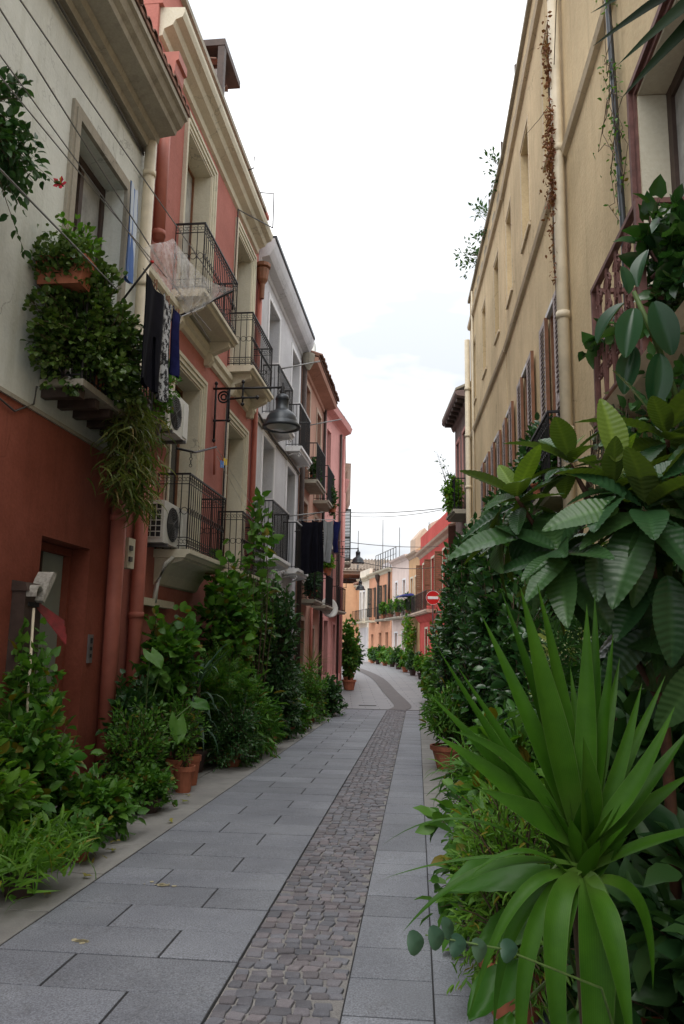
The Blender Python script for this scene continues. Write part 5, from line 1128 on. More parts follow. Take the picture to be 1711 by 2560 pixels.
bush('third kerb bush in terracotta, below the far grey balconies', 'bush', .98, 9.9, (.3, .6), .42, .34, 'ovate', .09, 'mid', 56, 13, (.16, .22), fan=.8)
bush('round mid green bush at the end of the grey house', 'bush', .85, 12.3, (.45, 1.1), .75, .7, 'small', .09, 'mid', 140, 16, (.18, .25), fan=.9)
bush('dark green shrub beside the door of the grey house', 'bush', .5, 10.6, (.4, .9), 1.0, .8, 'ovate', .12, 'dark', 90, 14, (.2, .3), fan=.7)
bush('dark glossy bush at the far end of the left planting', 'bush', 1.0, 14.9, (.45, .9), .55, .5, 'round', .10, 'dark', 80, 15, (.18, .25), fan=.9)
b = lp(.6, 14.2); root = plant('small_palm', 'spiky small palm standing up before the brownish house', 'palm', b, GL); pot(root, b, .16, .25); m = MB(); m.tube([b, (b[0], b[1], b[2]+1.4)], .03, 6); m.build('trunk', M['stem'], root)
for k in range(34):
    a = k*2.4; el = R_.uniform(.1, 1.4); d = np.array((math.cos(a)*math.cos(el), math.sin(a)*math.cos(el), math.sin(el))); p0 = np.array((b[0], b[1], b[2]+1.4)); mm = MB(); blade(mm, p0, p0+d*.4+np.array((0, 0, .05)), p0+d*.75-np.array((0, 0, .1)), .035, (0, 0, 1) if el < 1 else (1, 0, 0), 4); mm.build('leaf', LM['spider'], root, smooth=True)
b = lp(.62, 16.6); root = plant('prickly_plant', 'upright grey agave like plant at the foot of the brownish house', 'succulent', b, GL); pot(root, b, .15, .25)
for k in range(16):
    a = k*2.4; el = R_.uniform(.5, 1.3); d = np.array((math.cos(a)*math.cos(el), math.sin(a)*math.cos(el), math.sin(el))); p0 = np.array((b[0], b[1], b[2]+.25)); mm = MB(); blade(mm, p0, p0+d*.4, p0+d*.8, .09, (0, .3, 1), 5); mm.build('leaf', LM['blue'], root, smooth=True)
def cp(o, s): x, y, _ = L3.p(o, s, 0); return (x, y, gz(y))
b = cp(.42, 2.2); root = plant('potted_tree', 'leafy potted tree at the corner beyond the rose pink house', 'small tree', b, GL); pot(root, b, .3, .42)
shrub(root, (b[0], b[1], b[2]+.4), ell((b[0], b[1], b[2]+1.9), (.5, .6, 1.3), 120), 'ovate', .17, 'mid', 14)
b = cp(.4, 6.5); root = plant('potted_tree', 'smaller potted tree half hidden past the corner', 'small tree', b, GL); pot(root, b, .3, .4); shrub(root, (b[0], b[1], b[2]+.4), ell((b[0]+.2, b[1], b[2]+1.3), (.6, .6, .8), 60), 'ovate', .2, 'dark', 12)
# plants on the near balcony
b = L.p(.3, -.2, 4.2); root = plant('jade_shrub', 'big dark jade shrub that covers the near balcony', 'shrub', b); pot(root, b, .18, .3)
E_ = []
for c, r, n in (((.18, -1.02, 4.65), (.2, .24, .62), 80), ((.3, -1.0, 5.3), (.3, .22, .14), 40), ((.38, -.72, 4.7), (.34, .22, .62), 110), ((.56, -.25, 4.85), (.22, .45, .5), 90), ((.58, .25, 4.75), (.2, .4, .55), 70), ((.2, -.85, 5.25), (.22, .16, .32), 44), ((.62, -.1, 4.4), (.2, .6, .28), 70), ((.45, -.55, 5.45), (.3, .3, .16), 30)):
    q = ell((0, 0, 0), r, n, fill=.5); E_ += [L.p(c[0]+v[0], c[1]+v[1], c[2]+v[2]) for v in q]
shrub(root, (b[0], b[1], b[2]+.4), E_, 'round', .06, 'jade', 18, .45, .05, r0=.01, fan=.9, bulge=0)
t = thing('window_box', L.p(.28, -.95, 5.06), 'terracotta window box on the near end of the planted balcony', 'window box')
m = MB(L); m.prism([(.02, 5.34), (.54, 5.34), (.50, 5.08), (.06, 5.08)], -1.02, -.80); m.build('box', M['terra'], t); m = MB(L); m.box(.01, .55, -1.04, -.785, 5.342, 5.375); m.build('rim', M['terra'], t)
f = Fol(); P = np.array([L.p(NR.uniform(.02, .55), NR.uniform(-1.12, -.76), 5.36+NR.normal(0, .13)) for _ in range(900)]); f.leaves(P, NR.normal(0, 1, (900, 3))+[0, 0, .6], .05, 'round', .8); f.build('foliage', LM['jade'], t, kind='stuff')
b = L.p(.22, -.62, 5.35); root = plant('light_climber', 'pale green leafy climber standing before the white window', 'climber', b); pot(root, L.p(.22, -.62, 5.15), .1, .18)
shrub(root, b, [L.p(.22+q[0], -.55+q[1], 5.72+q[2]) for q in ell((0, 0, 0), (.16, .42, .34), 46)], 'ovate', .075, 'light', 12, .3, .05, stem='gstem', r0=.005)
b = L.p(.5, .7, 4.25); root = plant('spider_plant', 'long hanging spider plant trailing off the end of the near balcony', 'hanging plant', b); pot(root, b, .13, .18, 'plasticpot')
f = Fol(); n = 1500; u = NR.uniform(0, 1, n); ss = .15+.55*u+NR.normal(0, .2, n)+.25; zz = 4.35-NR.uniform(0, 1, n)**1.1*(1.0+.3*u); oo = .48+NR.normal(0, .10, n)
f.leaves(np.array([L.p(a, c, z) for a, c, z in zip(oo, ss, zz)]), np.array([L.d(a, c, -.35) for a, c in NR.normal(0, .6, (n, 2))]), .28, 'strap', .8, .5)
f.build('foliage', LM['spider'], root, kind='stuff'); m = MB(L)
for k in range(14): m.tube([(.46, .3+.06*k, 4.3), (.55+.1*R_.random(), .3+.06*k, 3.9), (.52, .3+.065*k, 3.3)], .004, 3)
m.build('runner', M['stem'], root)
b = L.p(.42, 1.75, 4.6); root = plant('trailing_shrub', 'trailing green shrub behind the hanging clothes', 'shrub', b); pot(root, L.p(.42, 1.4, 4.2), .12, .2, 'plasticpot')
shrub(root, L.p(.42, 1.4, 4.4), [L.p(.45+q[0], 1.72+q[1], 4.95+q[2]) for q in ell((0, 0, 0), (.16, .34, .5), 70)], 'small', .07, 'mid', 16, .3, .05)
# hibiscus vine at the left edge
b = L.p(.30, -1.75, 6.3); root = plant('hibiscus_vine', 'leafy vine with one red flower at the upper left edge', 'vine', L.p(.2, -2.2, 5.2))
E_ = [L.p(.35+q[0], -1.95+q[1], 5.72+q[2]) for q in ell((0, 0, 0), (.12, .26, .42), 46)]+[L.p(.35+q[0], -2.05+q[1], 6.35+q[2]) for q in ell((0, 0, 0), (.06, .12, .1), 8)]+[L.p(.38, -1.5, 5.82), L.p(.38, -1.45, 5.9), L.p(.32, -1.7, 5.0)]
shrub(root, L.p(.3, -2.6, 5.8), E_, 'ovate', .08, 'dark', 12, .5, .05, r0=.006)
m = MB(); c = np.array(L.p(.42, -1.40, 5.90))
for a in range(5):
    q = a*1.2566; m.add([tuple(c), tuple(c+[.05*math.cos(q-.45), -.02, .05*math.sin(q-.45)]), tuple(c+[.072*math.cos(q), -.035, .072*math.sin(q)]), tuple(c+[.05*math.cos(q+.45), -.02, .05*math.sin(q+.45)])], [(0,1,2,3)])
m.build('flower', M['petal'], root); m = MB(); m.tube([tuple(c), tuple(c+[.02, -.06, .03])], .005, 5); m.build('stamen', M['yellow'], root)
# brown house balcony plants
for o, s, z, r, lm, lb in ((.3, 15.9, 6.6, (.2, .5, .45), 'dark', 'potted plants with red pots on the upper brownish balcony'), (.5, 18.9, 6.2, (.22, .6, .75), 'dark', 'dark trailing plant draped over the farthest upper balcony'), (.35, 15.6, 3.0, (.18, .4, .5), 'blue', 'spiky plant in a pale box on the lower brownish balcony'), (.5, 17.9, 3.9, (.2, .35, .3), 'light', 'round light green plant on the rail of the lower dark balcony')):
    b = L.p(o, s, z); root = plant('balcony_plant', lb, 'potted plant', b, 'plants on the far left balconies'); pot(root, b, .15, .25)
    shrub(root, (b[0], b[1], b[2]+.2), [tuple(np.array(L.d(*q))+[b[0], b[1], b[2]+.45]) for q in ell((0, 0, 0), r, 36)], 'lance' if lm == 'blue' else 'ovate', .22 if lm == 'blue' else .1, lm, 12)
# fallen leaves on the kerb slabs
me = None
for i, (o, s) in enumerate(((1.42, -2.1), (1.33, -1.35), (1.40, -2.55), (1.22, -1.0), (1.38, -.1), (1.2, .9), (1.15, 1.3))):
    p = lp(o, s)
    if me is None:
        f = Fol(); f.leaves(np.array([[0, 0, .012], [.01, .01, .02]]), np.array([[1, .3, .1], [-.4, 1, .2]]), .075, 'ovate', 1, .3); e = thing('tmp', (0, 0, 0), 'x', 'x'); q = f.build('fallen_leaf', LM['fallen'], e); me = q.data; bpy.data.objects.remove(q); bpy.data.objects.remove(e)
    o_ = bpy.data.objects.new('fallen_leaf', me); link(o_); o_.location = (p[0], p[1], p[2]+.004); o_.rotation_euler = (0, 0, i*1.3); o_.scale = (.8+.1*(i % 3),)*3
    tag(o_, ['fallen leaf lying on the kerb slab by the red flower', 'fallen leaf just left of the red flowering plant on the kerb', 'fallen leaf nearest the camera, before the grass clump', 'fallen leaf tucked under the low leafy plant at the kerb', 'fallen leaf on the kerb level with the green door', 'fallen leaf just before the terracotta kerb pot', 'fallen leaf beside the terracotta kerb pot'][i], 'leaf', 'fallen leaves on the left kerb')
# ------------------------------------------------------------------ plants: right side
GR = 'potted plants along the right side'
def rp(x, y): return (x, y, gz(y))
# yucca in the foreground
C = np.array((.68, 2.30, 1.03)); b = rp(.74, 2.42); root = plant('yucca', 'large foreground yucca with a fan of broad sword leaves', 'yucca', b); pot(root, b, .17, .32)
m = MB(); m.tube([(b[0], b[1], b[2]+.28), (.72, 2.38, .5), (.69, 2.32, .85), tuple(C+[0, 0, -.05])], .030, 10, .034); m.build('trunk', M['stem'], root, smooth=True)
YL = [((-.40,.0,.575),(-.19,-.02,.22),.058),((-.265,.02,.667),(-.10,0,.30),.072),((-.20,.06,.75),(-.07,.03,.34),.058),((-.165,-.05,.745),(-.075,-.05,.33),.105),((-.10,.02,.765),(-.02,0,.36),.075),((-.13,.10,.75),(-.03,.06,.35),.04),
 ((.07,.02,.735),(.06,0,.33),.056),((.10,-.04,.62),(.06,-.02,.27),.05),((.02,.12,.52),(.03,.06,.25),.05),((.115,.05,.57),(.08,.02,.24),.048),((.19,.0,.48),(.11,0,.20),.055),((.34,.03,.36),(.14,.0,.13),.066),
 ((-.41,-.03,.33),(-.16,-.03,.19),.07),((-.42,.05,.44),(-.17,.02,.2),.06),((-.37,-.06,.345),(-.13,-.06,.30),.05),((-.285,-.06,.19),(-.12,-.06,.13),.085),((-.02,-.12,.34),(.0,-.12,.16),.10),((-.55,.05,.015),(-.3,.03,.20),.034),((-.55,-.02,-.055),(-.26,-.04,.045),.04),
 ((-.50,-.1,-.16),(-.30,-.08,.06),.034),((-.33,-.12,-.02),(-.16,-.1,.12),.048),((-.34,-.12,-.37),(-.22,-.14,.06),.036),((.03,-.26,-.38),(.0,-.24,-.04),.088),((-.09,-.20,-.66),(-.20,-.22,.02),.068),((-.20,-.14,-.62),(-.25,-.14,-.08),.05),((-.05,-.13,-.92),(.0,-.2,-.02),.10),((.045,-.08,-.85),(.05,-.12,-.04),.075),
 ((.46,.05,.09),(.20,.0,.07),.046),((.38,.12,.22),(.16,.05,.12),.055),((-.05,.2,.6),(-.02,.1,.3),.05),((.2,.2,.55),(.1,.1,.25),.05),((.20,.05,-.35),(.2,0,-.02),.045),
 ((-.14,.0,.66),(-.04,-.02,.3),.06),((.03,-.03,.7),(.02,-.03,.33),.07),((.26,-.05,.42),(.13,-.05,.16),.055),((-.33,.08,.52),(-.14,.05,.22),.05),((.3,.1,.5),(.14,.08,.2),.05),((-.1,-.14,-.34),(-.12,-.16,-.06),.05),((-.25,.0,-.45),(-.24,-.04,-.06),.045),((-.06,.05,-.5),(-.12,.0,-.05),.045)]
for tip, ct, w in YL:
    tip, ct = np.array(tip), np.array(ct); d = tip*[1, 1, 0]; d /= np.linalg.norm(d)+1e-6
    nrm = np.array((-d[0]*.4, -.8, .35)) if tip[2] > .2 else np.array((0, -.35, 1.0)) if abs(tip[0]) > .3 and tip[2] > -.3 else np.array((d[0]*.2, -1.0, .55))
    nrm = nrm+NR.normal(0, .18, 3)
    w *= R_.uniform(.78, .95)
    p0 = C+ct*.06*[1, 1, 0]+np.array((0, -.025 if tip[2] < .1 else 0, R_.uniform(-.05, .05) if tip[2] > .1 else R_.uniform(-.09, .0))); m = MB(); blade(m, p0, C+ct, C+tip, w, nrm, 16, .30); m.build('leaf', LM['yucca'], root, smooth=True)
m = MB()
for k in range(16):
    a = k*2.4; d = np.array((math.cos(a), math.sin(a), 0)); blade(m, C+[0, 0, -.09+.008*k], C+d*.06+[0, 0, .0+.006*k], C+d*.13+[0, 0, .06+.01*k], .06, (d[0]*-.2, d[1]*-.2-.3, 1), 5, .3)
m.build('leaf_bases', LM['yucca'], root, smooth=True)['kind'] = 'stuff'
# loquat tree
b = rp(1.16, 2.85); root = plant('loquat_tree', 'loquat tree with big ribbed leaves over the yucca', 'tree', b); pot(root, b, .2, .36)
BR = [[(1.16,2.85,.3),(1.12,2.75,1.0),(1.06,2.64,1.62),(.98,2.58,1.92),(.90,2.54,2.14)], [(1.06,2.64,1.62),(.88,2.66,1.86),(.68,2.68,2.0),(.60,2.66,2.12)], [(.98,2.58,1.92),(.86,2.66,2.1),(.79,2.66,2.24)], [(1.06,2.64,1.62),(1.0,2.5,1.85),(.96,2.44,2.04)], [(1.06,2.64,1.7),(1.12,2.6,2.1),(1.1,2.58,2.32)],
      [(1.06,2.64,1.62),(.85,2.6,1.8),(.70,2.52,1.9)], [(1.08,2.68,1.5),(1.16,2.5,1.7),(1.2,2.42,1.9)], [(1.1,2.7,1.4),(.95,2.75,1.7),(.82,2.8,1.86)], [(1.1,2.7,1.45),(1.25,2.6,1.9),(1.3,2.55,2.1)]]
m = MB()
for i, p in enumerate(BR): m.tube(p, .024 if i == 0 else .014, 7, .010 if i == 0 else .007)
m.build('trunk', M['rstem'], root, smooth=True)
def loq_mesh(seed, mat):
    r = random.Random(seed); vn = []; Ln, w, NL, NW = 1.0, r.uniform(.36, .45), 78, 8; droop, cup, tw = r.uniform(.05, .34), r.uniform(.10, .28), r.uniform(-.25, .25); vs = []; nv = 13
    for i in range(NL+1):
        t = i/NL; ww = w*.5*(math.sin(math.pi*t**.82)**.72 if 0 < t < 1 else 0)+.006; ser = .006*((i//2 % 2)-.5) if .2 < t < .97 else 0
        for j in range(NW+1):
            u = j/NW*2-1; a = abs(u); k = tw*t; x = (ww+ser*a)*u; ph = (t*nv-a*.9)
            z = cup*ww*a*1.2+.0065*math.sin(ph*2*math.pi)*min(1, a*3)*(1-.3*a)-droop*t*t+(-.006 if a < .1 else 0)
            vn.append(1.0 if a < .1 else max(0, math.sin(ph*2*math.pi))**3*.55*(1-.5*a)); vs.append((x*math.cos(k)-z*math.sin(k)*.2, t*Ln, z+x*math.sin(k)))
    me = bpy.data.meshes.new('leaf'); me.from_pydata(vs, [], [(i*(NW+1)+j, i*(NW+1)+j+1, (i+1)*(NW+1)+j+1, (i+1)*(NW+1)+j) for i in range(NL) for j in range(NW)]); me.update(); me.polygons.foreach_set('use_smooth', [True]*len(me.polygons)); me.materials.append(LM[mat]); me.attributes.new('vein', 'FLOAT', 'POINT').data.foreach_set('value', vn); return me
LQ = [loq_mesh(i, 'loquat') for i in range(8)]; LQN = [loq_mesh(20+i, 'loquat_new') for i in range(3)]
def put_leaf(root, c, d, n, Ln, me, nm='leaf'):
    d = Vector(d).normalized(); n = Vector(n); x = d.cross(n); x = x.normalized() if x.length > 1e-4 else Vector((1, 0, 0)); n = x.cross(d)
    o = bpy.data.objects.new(nm, me); link(o, root); mt = Matrix((x, d, n)).transposed().to_4x4(); o.matrix_local = Matrix.Translation(Vector(c)-BASE[root.name]) @ mt @ Matrix.Scale(Ln, 4); return o
def rosette(root, c, ax, n, L0, L1, e0, e1, meshes, ph=0.0, young=0):
    ax = Vector(ax).normalized(); a = ax.orthogonal().normalized(); bb = ax.cross(a)
    for k in range(n):
        q = ph+k*2.39996; el = rad(e0+(e1-e0)*k/max(1, n-1)+R_.uniform(-10, 10)); out = a*math.cos(q)+bb*math.sin(q); d = out*math.cos(el)+ax*math.sin(el)
        nn = ax*math.cos(el)-out*math.sin(el); yo = k >= n-young
        put_leaf(root, Vector(c)-ax*(.05*(1-k/n))+d*.015, d+Vector((0, 0, -.05)), nn+Vector((R_.uniform(-.25, .25),)*3), R_.uniform(L0, L1)*(.75 if yo else 1)*R_.uniform(.72, 1.12), R_.choice(LQN if yo else meshes))
RO = [((.90,2.54,2.15),(-.1,-.1,1),16,.20,.30,-35,70,3),((.60,2.66,2.13),(-.3,-.1,1),14,.17,.27,-35,60,2),((.79,2.66,2.26),(-.1,0,1),13,.17,.25,-20,60,1),((.96,2.44,2.06),(.1,-.3,1),15,.2,.29,-45,60,0),((1.1,2.58,2.34),(.1,-.1,1),15,.2,.3,-30,60,1),
      ((.70,2.52,1.92),(-.5,-.4,.7),16,.19,.28,-50,45,0),((1.2,2.42,1.92),(.2,-.5,.8),15,.2,.3,-60,50,0),((.82,2.8,1.88),(-.2,.2,1),13,.19,.27,-50,40,0),((1.3,2.55,2.12),(.3,-.1,1),15,.2,.3,-50,55,0),((.98,2.5,1.84),(-.2,-.6,.5),14,.21,.29,-70,10,0),((.55,2.75,2.0),(-.7,0,.5),11,.18,.25,-40,40,0),((1.02,2.56,1.72),(0,-.5,.3),13,.22,.3,-80,-10,0),((1.2,2.7,1.62),(.1,-.4,.4),13,.22,.3,-80,0,0),
      ((1.15,2.85,2.15),(0,.1,1),14,.2,.29,-50,50,0),((1.38,2.7,2.4),(.1,0,1),14,.2,.3,-40,60,1),((.95,2.9,2.0),(-.3,.2,.8),13,.2,.28,-60,40,0),((1.4,2.75,1.8),(.1,-.3,.6),13,.22,.3,-80,20,0),((1.15,2.45,1.6),(.1,-.6,.2),11,.2,.29,-85,-20,0)]
for i, (c, ax, n, l0, l1, e0, e1, yg) in enumerate(RO): rosette(root, c, ax, n, l0, l1, e0, e1, LQ, i*1.1, yg)
for c, d, n, Ln, mi in (((1.0,2.40,1.83),(.04,-.15,-1),(0,-1,.1),.27,0),((.93,2.42,1.98),(-.05,-.2,-1),(.2,-1,.1),.24,1),((.86,2.40,2.04),(-1,-.15,-.12),(-.1,-.8,.55),.235,2),((.72,2.46,1.90),(-.75,-.3,-.55),(-.3,-.5,.8),.22,3),((.80,2.44,1.93),(-.1,-.3,-1),(-.1,-1,.3),.19,4),((1.0,2.42,2.03),(1,-.2,-.25),(.1,-.6,.8),.22,5),((.88,2.46,2.20),(-.10,-.1,1),(.2,-1,.1),.22,0),((.62,2.6,1.98),(-1,-.1,-.1),(-.1,-.6,.8),.27,6),((.93,2.42,2.12),(.8,-.3,.35),(-.2,-.6,.7),.2,7)):
    put_leaf(root, c, d, n, Ln, LQN[0] if (c[2] > 2.19) else LQ[mi])
# rubber plant
b = rp(1.58, 3.35); root = plant('rubber_plant', 'rubber plant with thick smooth oval leaves below the rusty balcony', 'rubber plant', b); pot(root, b, .2, .34)
m = MB(); m.tube([(b[0], b[1], .3), (1.55, 3.2, 1.4), (1.42, 3.0, 2.3), (1.2, 2.88, 2.8), (1.12, 2.86, 2.98)], .02, 7, .009); m.tube([(1.42, 3.0, 2.3), (1.3, 2.8, 2.6)], .012, 6); m.build('trunk', M['gstem'], root, smooth=True)
def rub_mesh(seed):
    r = random.Random(seed); vs = []; NL, NW = 14, 6; cup = r.uniform(.25, .55); dr = r.uniform(.05, .2)
    for i in range(NL+1):
        t = i/NL; ww = .26*(math.sin(math.pi*(t*.97+.015)))**.62
        for j in range(NW+1): u = j/NW*2-1; vs.append((ww*u*(1-.12*cup), t, cup*ww*abs(u)-dr*t*t-(.008 if abs(u) < .1 else 0)))
    me = bpy.data.meshes.new('leaf'); me.from_pydata(vs, [], [(i*(NW+1)+j, i*(NW+1)+j+1, (i+1)*(NW+1)+j+1, (i+1)*(NW+1)+j) for i in range(NL) for j in range(NW)]); me.update(); me.polygons.foreach_set('use_smooth', [True]*len(me.polygons)); me.materials.append(LM['rubber']); return me
RB = [rub_mesh(i) for i in range(4)]
for c, d, n, Ln, k in (((1.11,2.84,2.90),(-.3,-.2,-1),(-.5,-1,.2),.19,0),((1.18,2.82,2.92),(.25,-.15,-1),(-.3,-1,.3),.2,1),((1.09,2.88,2.94),(-.7,.1,-.75),(-.6,-.4,.6),.17,2),((1.2,2.84,2.72),(-.15,-.1,-1),(.1,-1,.1),.2,3),((1.34,2.82,2.74),(.1,-.2,-1),(.1,-1,.25),.24,0),((1.1,2.86,2.97),(-.1,-.1,1),(.3,-1,.1),.11,1),((1.14,2.86,3.0),(.12,-.05,1),(-1,-.5,.1),.15,2),
                       ((1.28,2.84,2.8),(.8,-.3,-.2),(0,-.3,1),.2,1),((1.12,2.88,2.76),(-.3,0,-1),(-.4,-.8,.2),.17,2),((1.4,2.9,2.6),(.6,-.5,-.6),(.1,-.6,.6),.22,3),((1.3,2.78,2.62),(-.2,-.3,-1),(-.1,-1,.2),.22,2),((1.44,3.0,2.4),(-.4,-.6,-.5),(-.3,-.6,.6),.22,0),((1.5,3.05,2.7),(.2,-.4,-.9),(0,-1,.4),.22,1)): put_leaf(root, c, d, n, Ln*1.08, RB[k])
# overhead palm blades, top right
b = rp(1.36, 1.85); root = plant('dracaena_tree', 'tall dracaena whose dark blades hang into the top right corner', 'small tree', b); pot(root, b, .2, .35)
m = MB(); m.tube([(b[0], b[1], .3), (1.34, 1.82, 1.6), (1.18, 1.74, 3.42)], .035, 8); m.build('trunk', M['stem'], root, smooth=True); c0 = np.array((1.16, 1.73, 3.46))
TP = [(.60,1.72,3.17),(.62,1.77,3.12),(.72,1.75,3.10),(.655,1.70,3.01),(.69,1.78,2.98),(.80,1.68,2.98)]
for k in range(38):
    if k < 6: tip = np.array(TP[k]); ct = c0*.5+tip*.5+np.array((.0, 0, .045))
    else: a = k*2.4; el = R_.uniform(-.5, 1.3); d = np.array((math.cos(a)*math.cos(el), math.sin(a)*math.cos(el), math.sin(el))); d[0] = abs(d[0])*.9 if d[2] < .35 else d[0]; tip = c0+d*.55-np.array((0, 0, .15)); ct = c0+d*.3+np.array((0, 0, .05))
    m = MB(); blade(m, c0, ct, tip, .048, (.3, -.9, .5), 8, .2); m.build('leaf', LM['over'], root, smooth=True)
# eucalyptus twig with coin leaves
b = rp(.86, 2.25); root = plant('coin_leaf_plant', 'twig with round bluish coin leaves reaching over the paving', 'potted plant', b); pot(root, b, .13, .22)
m = MB(); m.tube([(b[0], b[1], .2), (.66, 2.1, .78), (.40, 2.0, .90), (.21, 1.95, .945)], .0042, 5, .002); m.build('stem', M['gstem'], root, smooth=True)
for x, z, q, y in ((.135,.935,.1,1.93),(.185,.94,.35,1.95),(.235,.92,-.7,1.96),(.29,.905,.5,1.98),(.36,.9,-.4,1.99),(.215,.955,1.1,1.97)):
    m = MB(); r0 = .0235; x += .05; m.add([(x, y, z)]+[(x+r0*.86*math.cos(a)*math.cos(q*.6)-.3*r0*math.sin(a)*math.sin(q), y-.012*math.sin(a*2)+r0*math.cos(a)*math.sin(q*.6), z+r0*1.15*math.sin(a)*math.cos(q*.4)) for a in np.linspace(0, 6.283, 15)[:-1]], [(0, 1+i, 1+(i+1) % 14) for i in range(14)]); m.build('leaf', LM['blue'], root, smooth=True)
# broad leaves at the bottom
b = rp(.92, 3.0); root = plant('broad_leaf_plant', 'plant with big floppy bright leaves at the lower right edge of the paving', 'potted plant', b, GR); pot(root, b, .17, .28); m = MB()
for c, d, n, Ln in (((.74,2.6,.52),(-.5,-.35,-.8),(-.4,-.7,.6),.24),((.62,2.7,.62),(-.9,-.3,-.5),(-.2,-.5,.8),.22),((.55,2.62,.5),(-.6,-.4,-.9),(-.5,-.8,.5),.2),((.66,2.5,.42),(-.4,-.5,-.9),(-.3,-.8,.4),.24),((.8,2.45,.5),(.1,-.5,-.9),(0,-.9,.4),.24),((.75,2.75,.75),(-1,-.2,-.2),(-.1,-.4,.9),.27),((.7,2.72,.88),(-1,-.15,.0),(-.1,-.4,.9),.3),((.6,2.5,.3),(-.5,-.4,-.7),(-.4,-.7,.5),.2),((.72,2.35,.3),(-.2,-.6,-.8),(-.1,-.8,.5),.22),((.9,2.3,.35),(.2,-.6,-.8),(.1,-.8,.5),.22)):
    bigleaf(root, c, d, n, Ln*1.15, Ln*.6, 'broad', kind='oval'); m.tube([(b[0], b[1], .25), ((b[0]+c[0])/2, (b[1]+c[1])/2, c[2]+.05), c], .007, 5)
m.build('stem', M['gstem'], root, smooth=True)
# bushes down the right side
def rb(o, s): return rp(o, s)
def rbush(label, x, y, r, zc, rz, kind, size, lm, nb, nl, pt=(.16, .25), **k): return bush(label, 'bush', x, y, r, zc, rz, kind, size, lm, nb, nl, pt, F=rb, **k)
rbush('light green busy lizzie bush spilling over the paving edge', .84, 3.95, (.28, .42), .66, .42, 'lance', .055, 'light', 150, 19, fan=.8)
rbush('mid green bush low behind the busy lizzie', 1.05, 5.0, (.38, .8), .6, .6, 'ovate', .12, 'mid', 120, 14, fan=.8)
rbush('dark leafy shrub filling the corner behind the yucca', 1.48, 3.9, (.36, .7), .95, .85, 'ovate', .15, 'dark', 130, 16, (.22, .3), fan=.8)
rbush('dense dark shrub at the foot of the loquat', 1.35, 2.75, (.42, .5), .55, .55, 'ovate', .14, 'dark', 110, 16, (.2, .3), fan=.9)
rbush('glossy ficus twigs at the bottom right corner', 1.15, 2.1, (.26, .26), .62, .40, 'ovate', .09, 'hedge', 46, 12, (.18, .26), fan=.7, t0=.4)
rbush('dark feathery shrub under the loquat branches', 1.6, 4.8, (.34, .8), 1.3, .9, 'fern', .26, 'dark', 70, 12, (.2, .3), fan=.7)
rbush('low grassy tuft leaning over the pale slabs', 1.45, 8.1, (.36, .6), .42, .4, 'strap', .26, 'mid', 80, 10, (.15, .2), fan=.9)
rbush('small flowering bush with long leaves beside the grassy tuft', 1.6, 6.6, (.4, .7), .55, .5, 'ovate', .12, 'mid', 90, 14, (.17, .25), fan=.8)
rbush('round bush in a terracotta pot halfway down the right side', 1.70, 12.25, (.42, .6), .78, .46, 'lance', .12, 'mid', 110, 16, (.3, .34), fan=.8, skirt=0)
# hedges
def hedge(label, base, masses, kind, size, lm, nl=18, cat='hedge', name='hedge'):
    root = plant(name, label, cat, base); f = Fol(); m_ = MB()
    for c, r, n in masses: shrub(root, (c[0], c[1], max(base[2]+.1, c[2]-r[2]*1.3)), ell(c, r, n, fill=.30), kind, size, lm, nl, .45, .08, fol=f, r0=.012, fan=.9, bulge=.1, sj=.35)
    f.build('foliage', LM[lm], root, kind='stuff'); return root
hedge('tall glossy ficus hedge against the tan house', rp(2.4, 12.5), [((2.3,11.5,1.5),(.62,1.6,1.5),330),((2.35,13.5,2.4),(.62,1.5,1.5),330),((2.3,10.6,2.9),(.45,1.2,.95),200),((2.45,15.6,1.7),(.6,1.3,1.9),240)], 'ovate', .125, 'hedge')
hedge('dark glossy camellia hedge behind the yucca', rp(2.0, 7.6), [((1.95,7.4,1.25),(.5,1.5,1.25),330),((1.95,8.8,2.2),(.45,1.1,1.1),220)], 'ovate', .12, 'hedge')
hedge('loose green shrubs beyond the ficus hedge', rp(2.9, 19), [((2.75,18.6,1.2),(.6,1.5,1.4),150),((2.95,21.5,1.4),(.7,1.5,1.7),150)], 'ovate', .16, 'mid', 14)
root = hedge('evergreen jasmine climber spread over the tan wall under the shutters', rp(2.75, 10.6), [((2.62,10.2,4.0),(.24,1.4,.55),170),((2.75,12.4,3.95),(.26,1.6,.6),170),((3.1,15.6,4.1),(.24,1.6,.4),90),((3.3,19.6,4.2),(.3,1.0,.6),60)], 'ovate', .10, 'hedge', 16, 'climber', 'climber')
m = MB(); m.tube([rp(2.75, 10.6), (2.7, 10.8, 2), (2.66, 10.4, 3.8)], .04, 6); m.build('trunk', M['stem'], root)
b = rp(1.55, 6.0); root = plant('variegated_shrub', 'cream variegated shrub glimpsed behind the yucca leaves', 'shrub', b); pot(root, b, .17, .28)
shrub(root, (b[0], b[1], .25), ell((1.62, 5.6, 1.62), (.14, .2, .16), 16), 'ovate', .10, 'cream', 11, .6, .05)
for x, y, z, lb in ((2.05, 10.0, 1.62, 'single orange flower on the ficus hedge'), (1.45, 8.6, .55, 'tiny red flower by the grassy tuft')):
    m = MB(); m.add([(x+.05*math.cos(a)*(1 if i % 2 else .6), y-.35, z+.05*math.sin(a)*(1 if i % 2 else .6)) for i, a in enumerate(np.linspace(0, 6.283, 11)[:-1])]+[(x, y-.40, z)], [(i, (i+1) % 10, 10) for i in range(10)]); m.top('flower', M['petal'] if z < 1 else M['terra'], (x, y-.35, z), lb, 'flower')
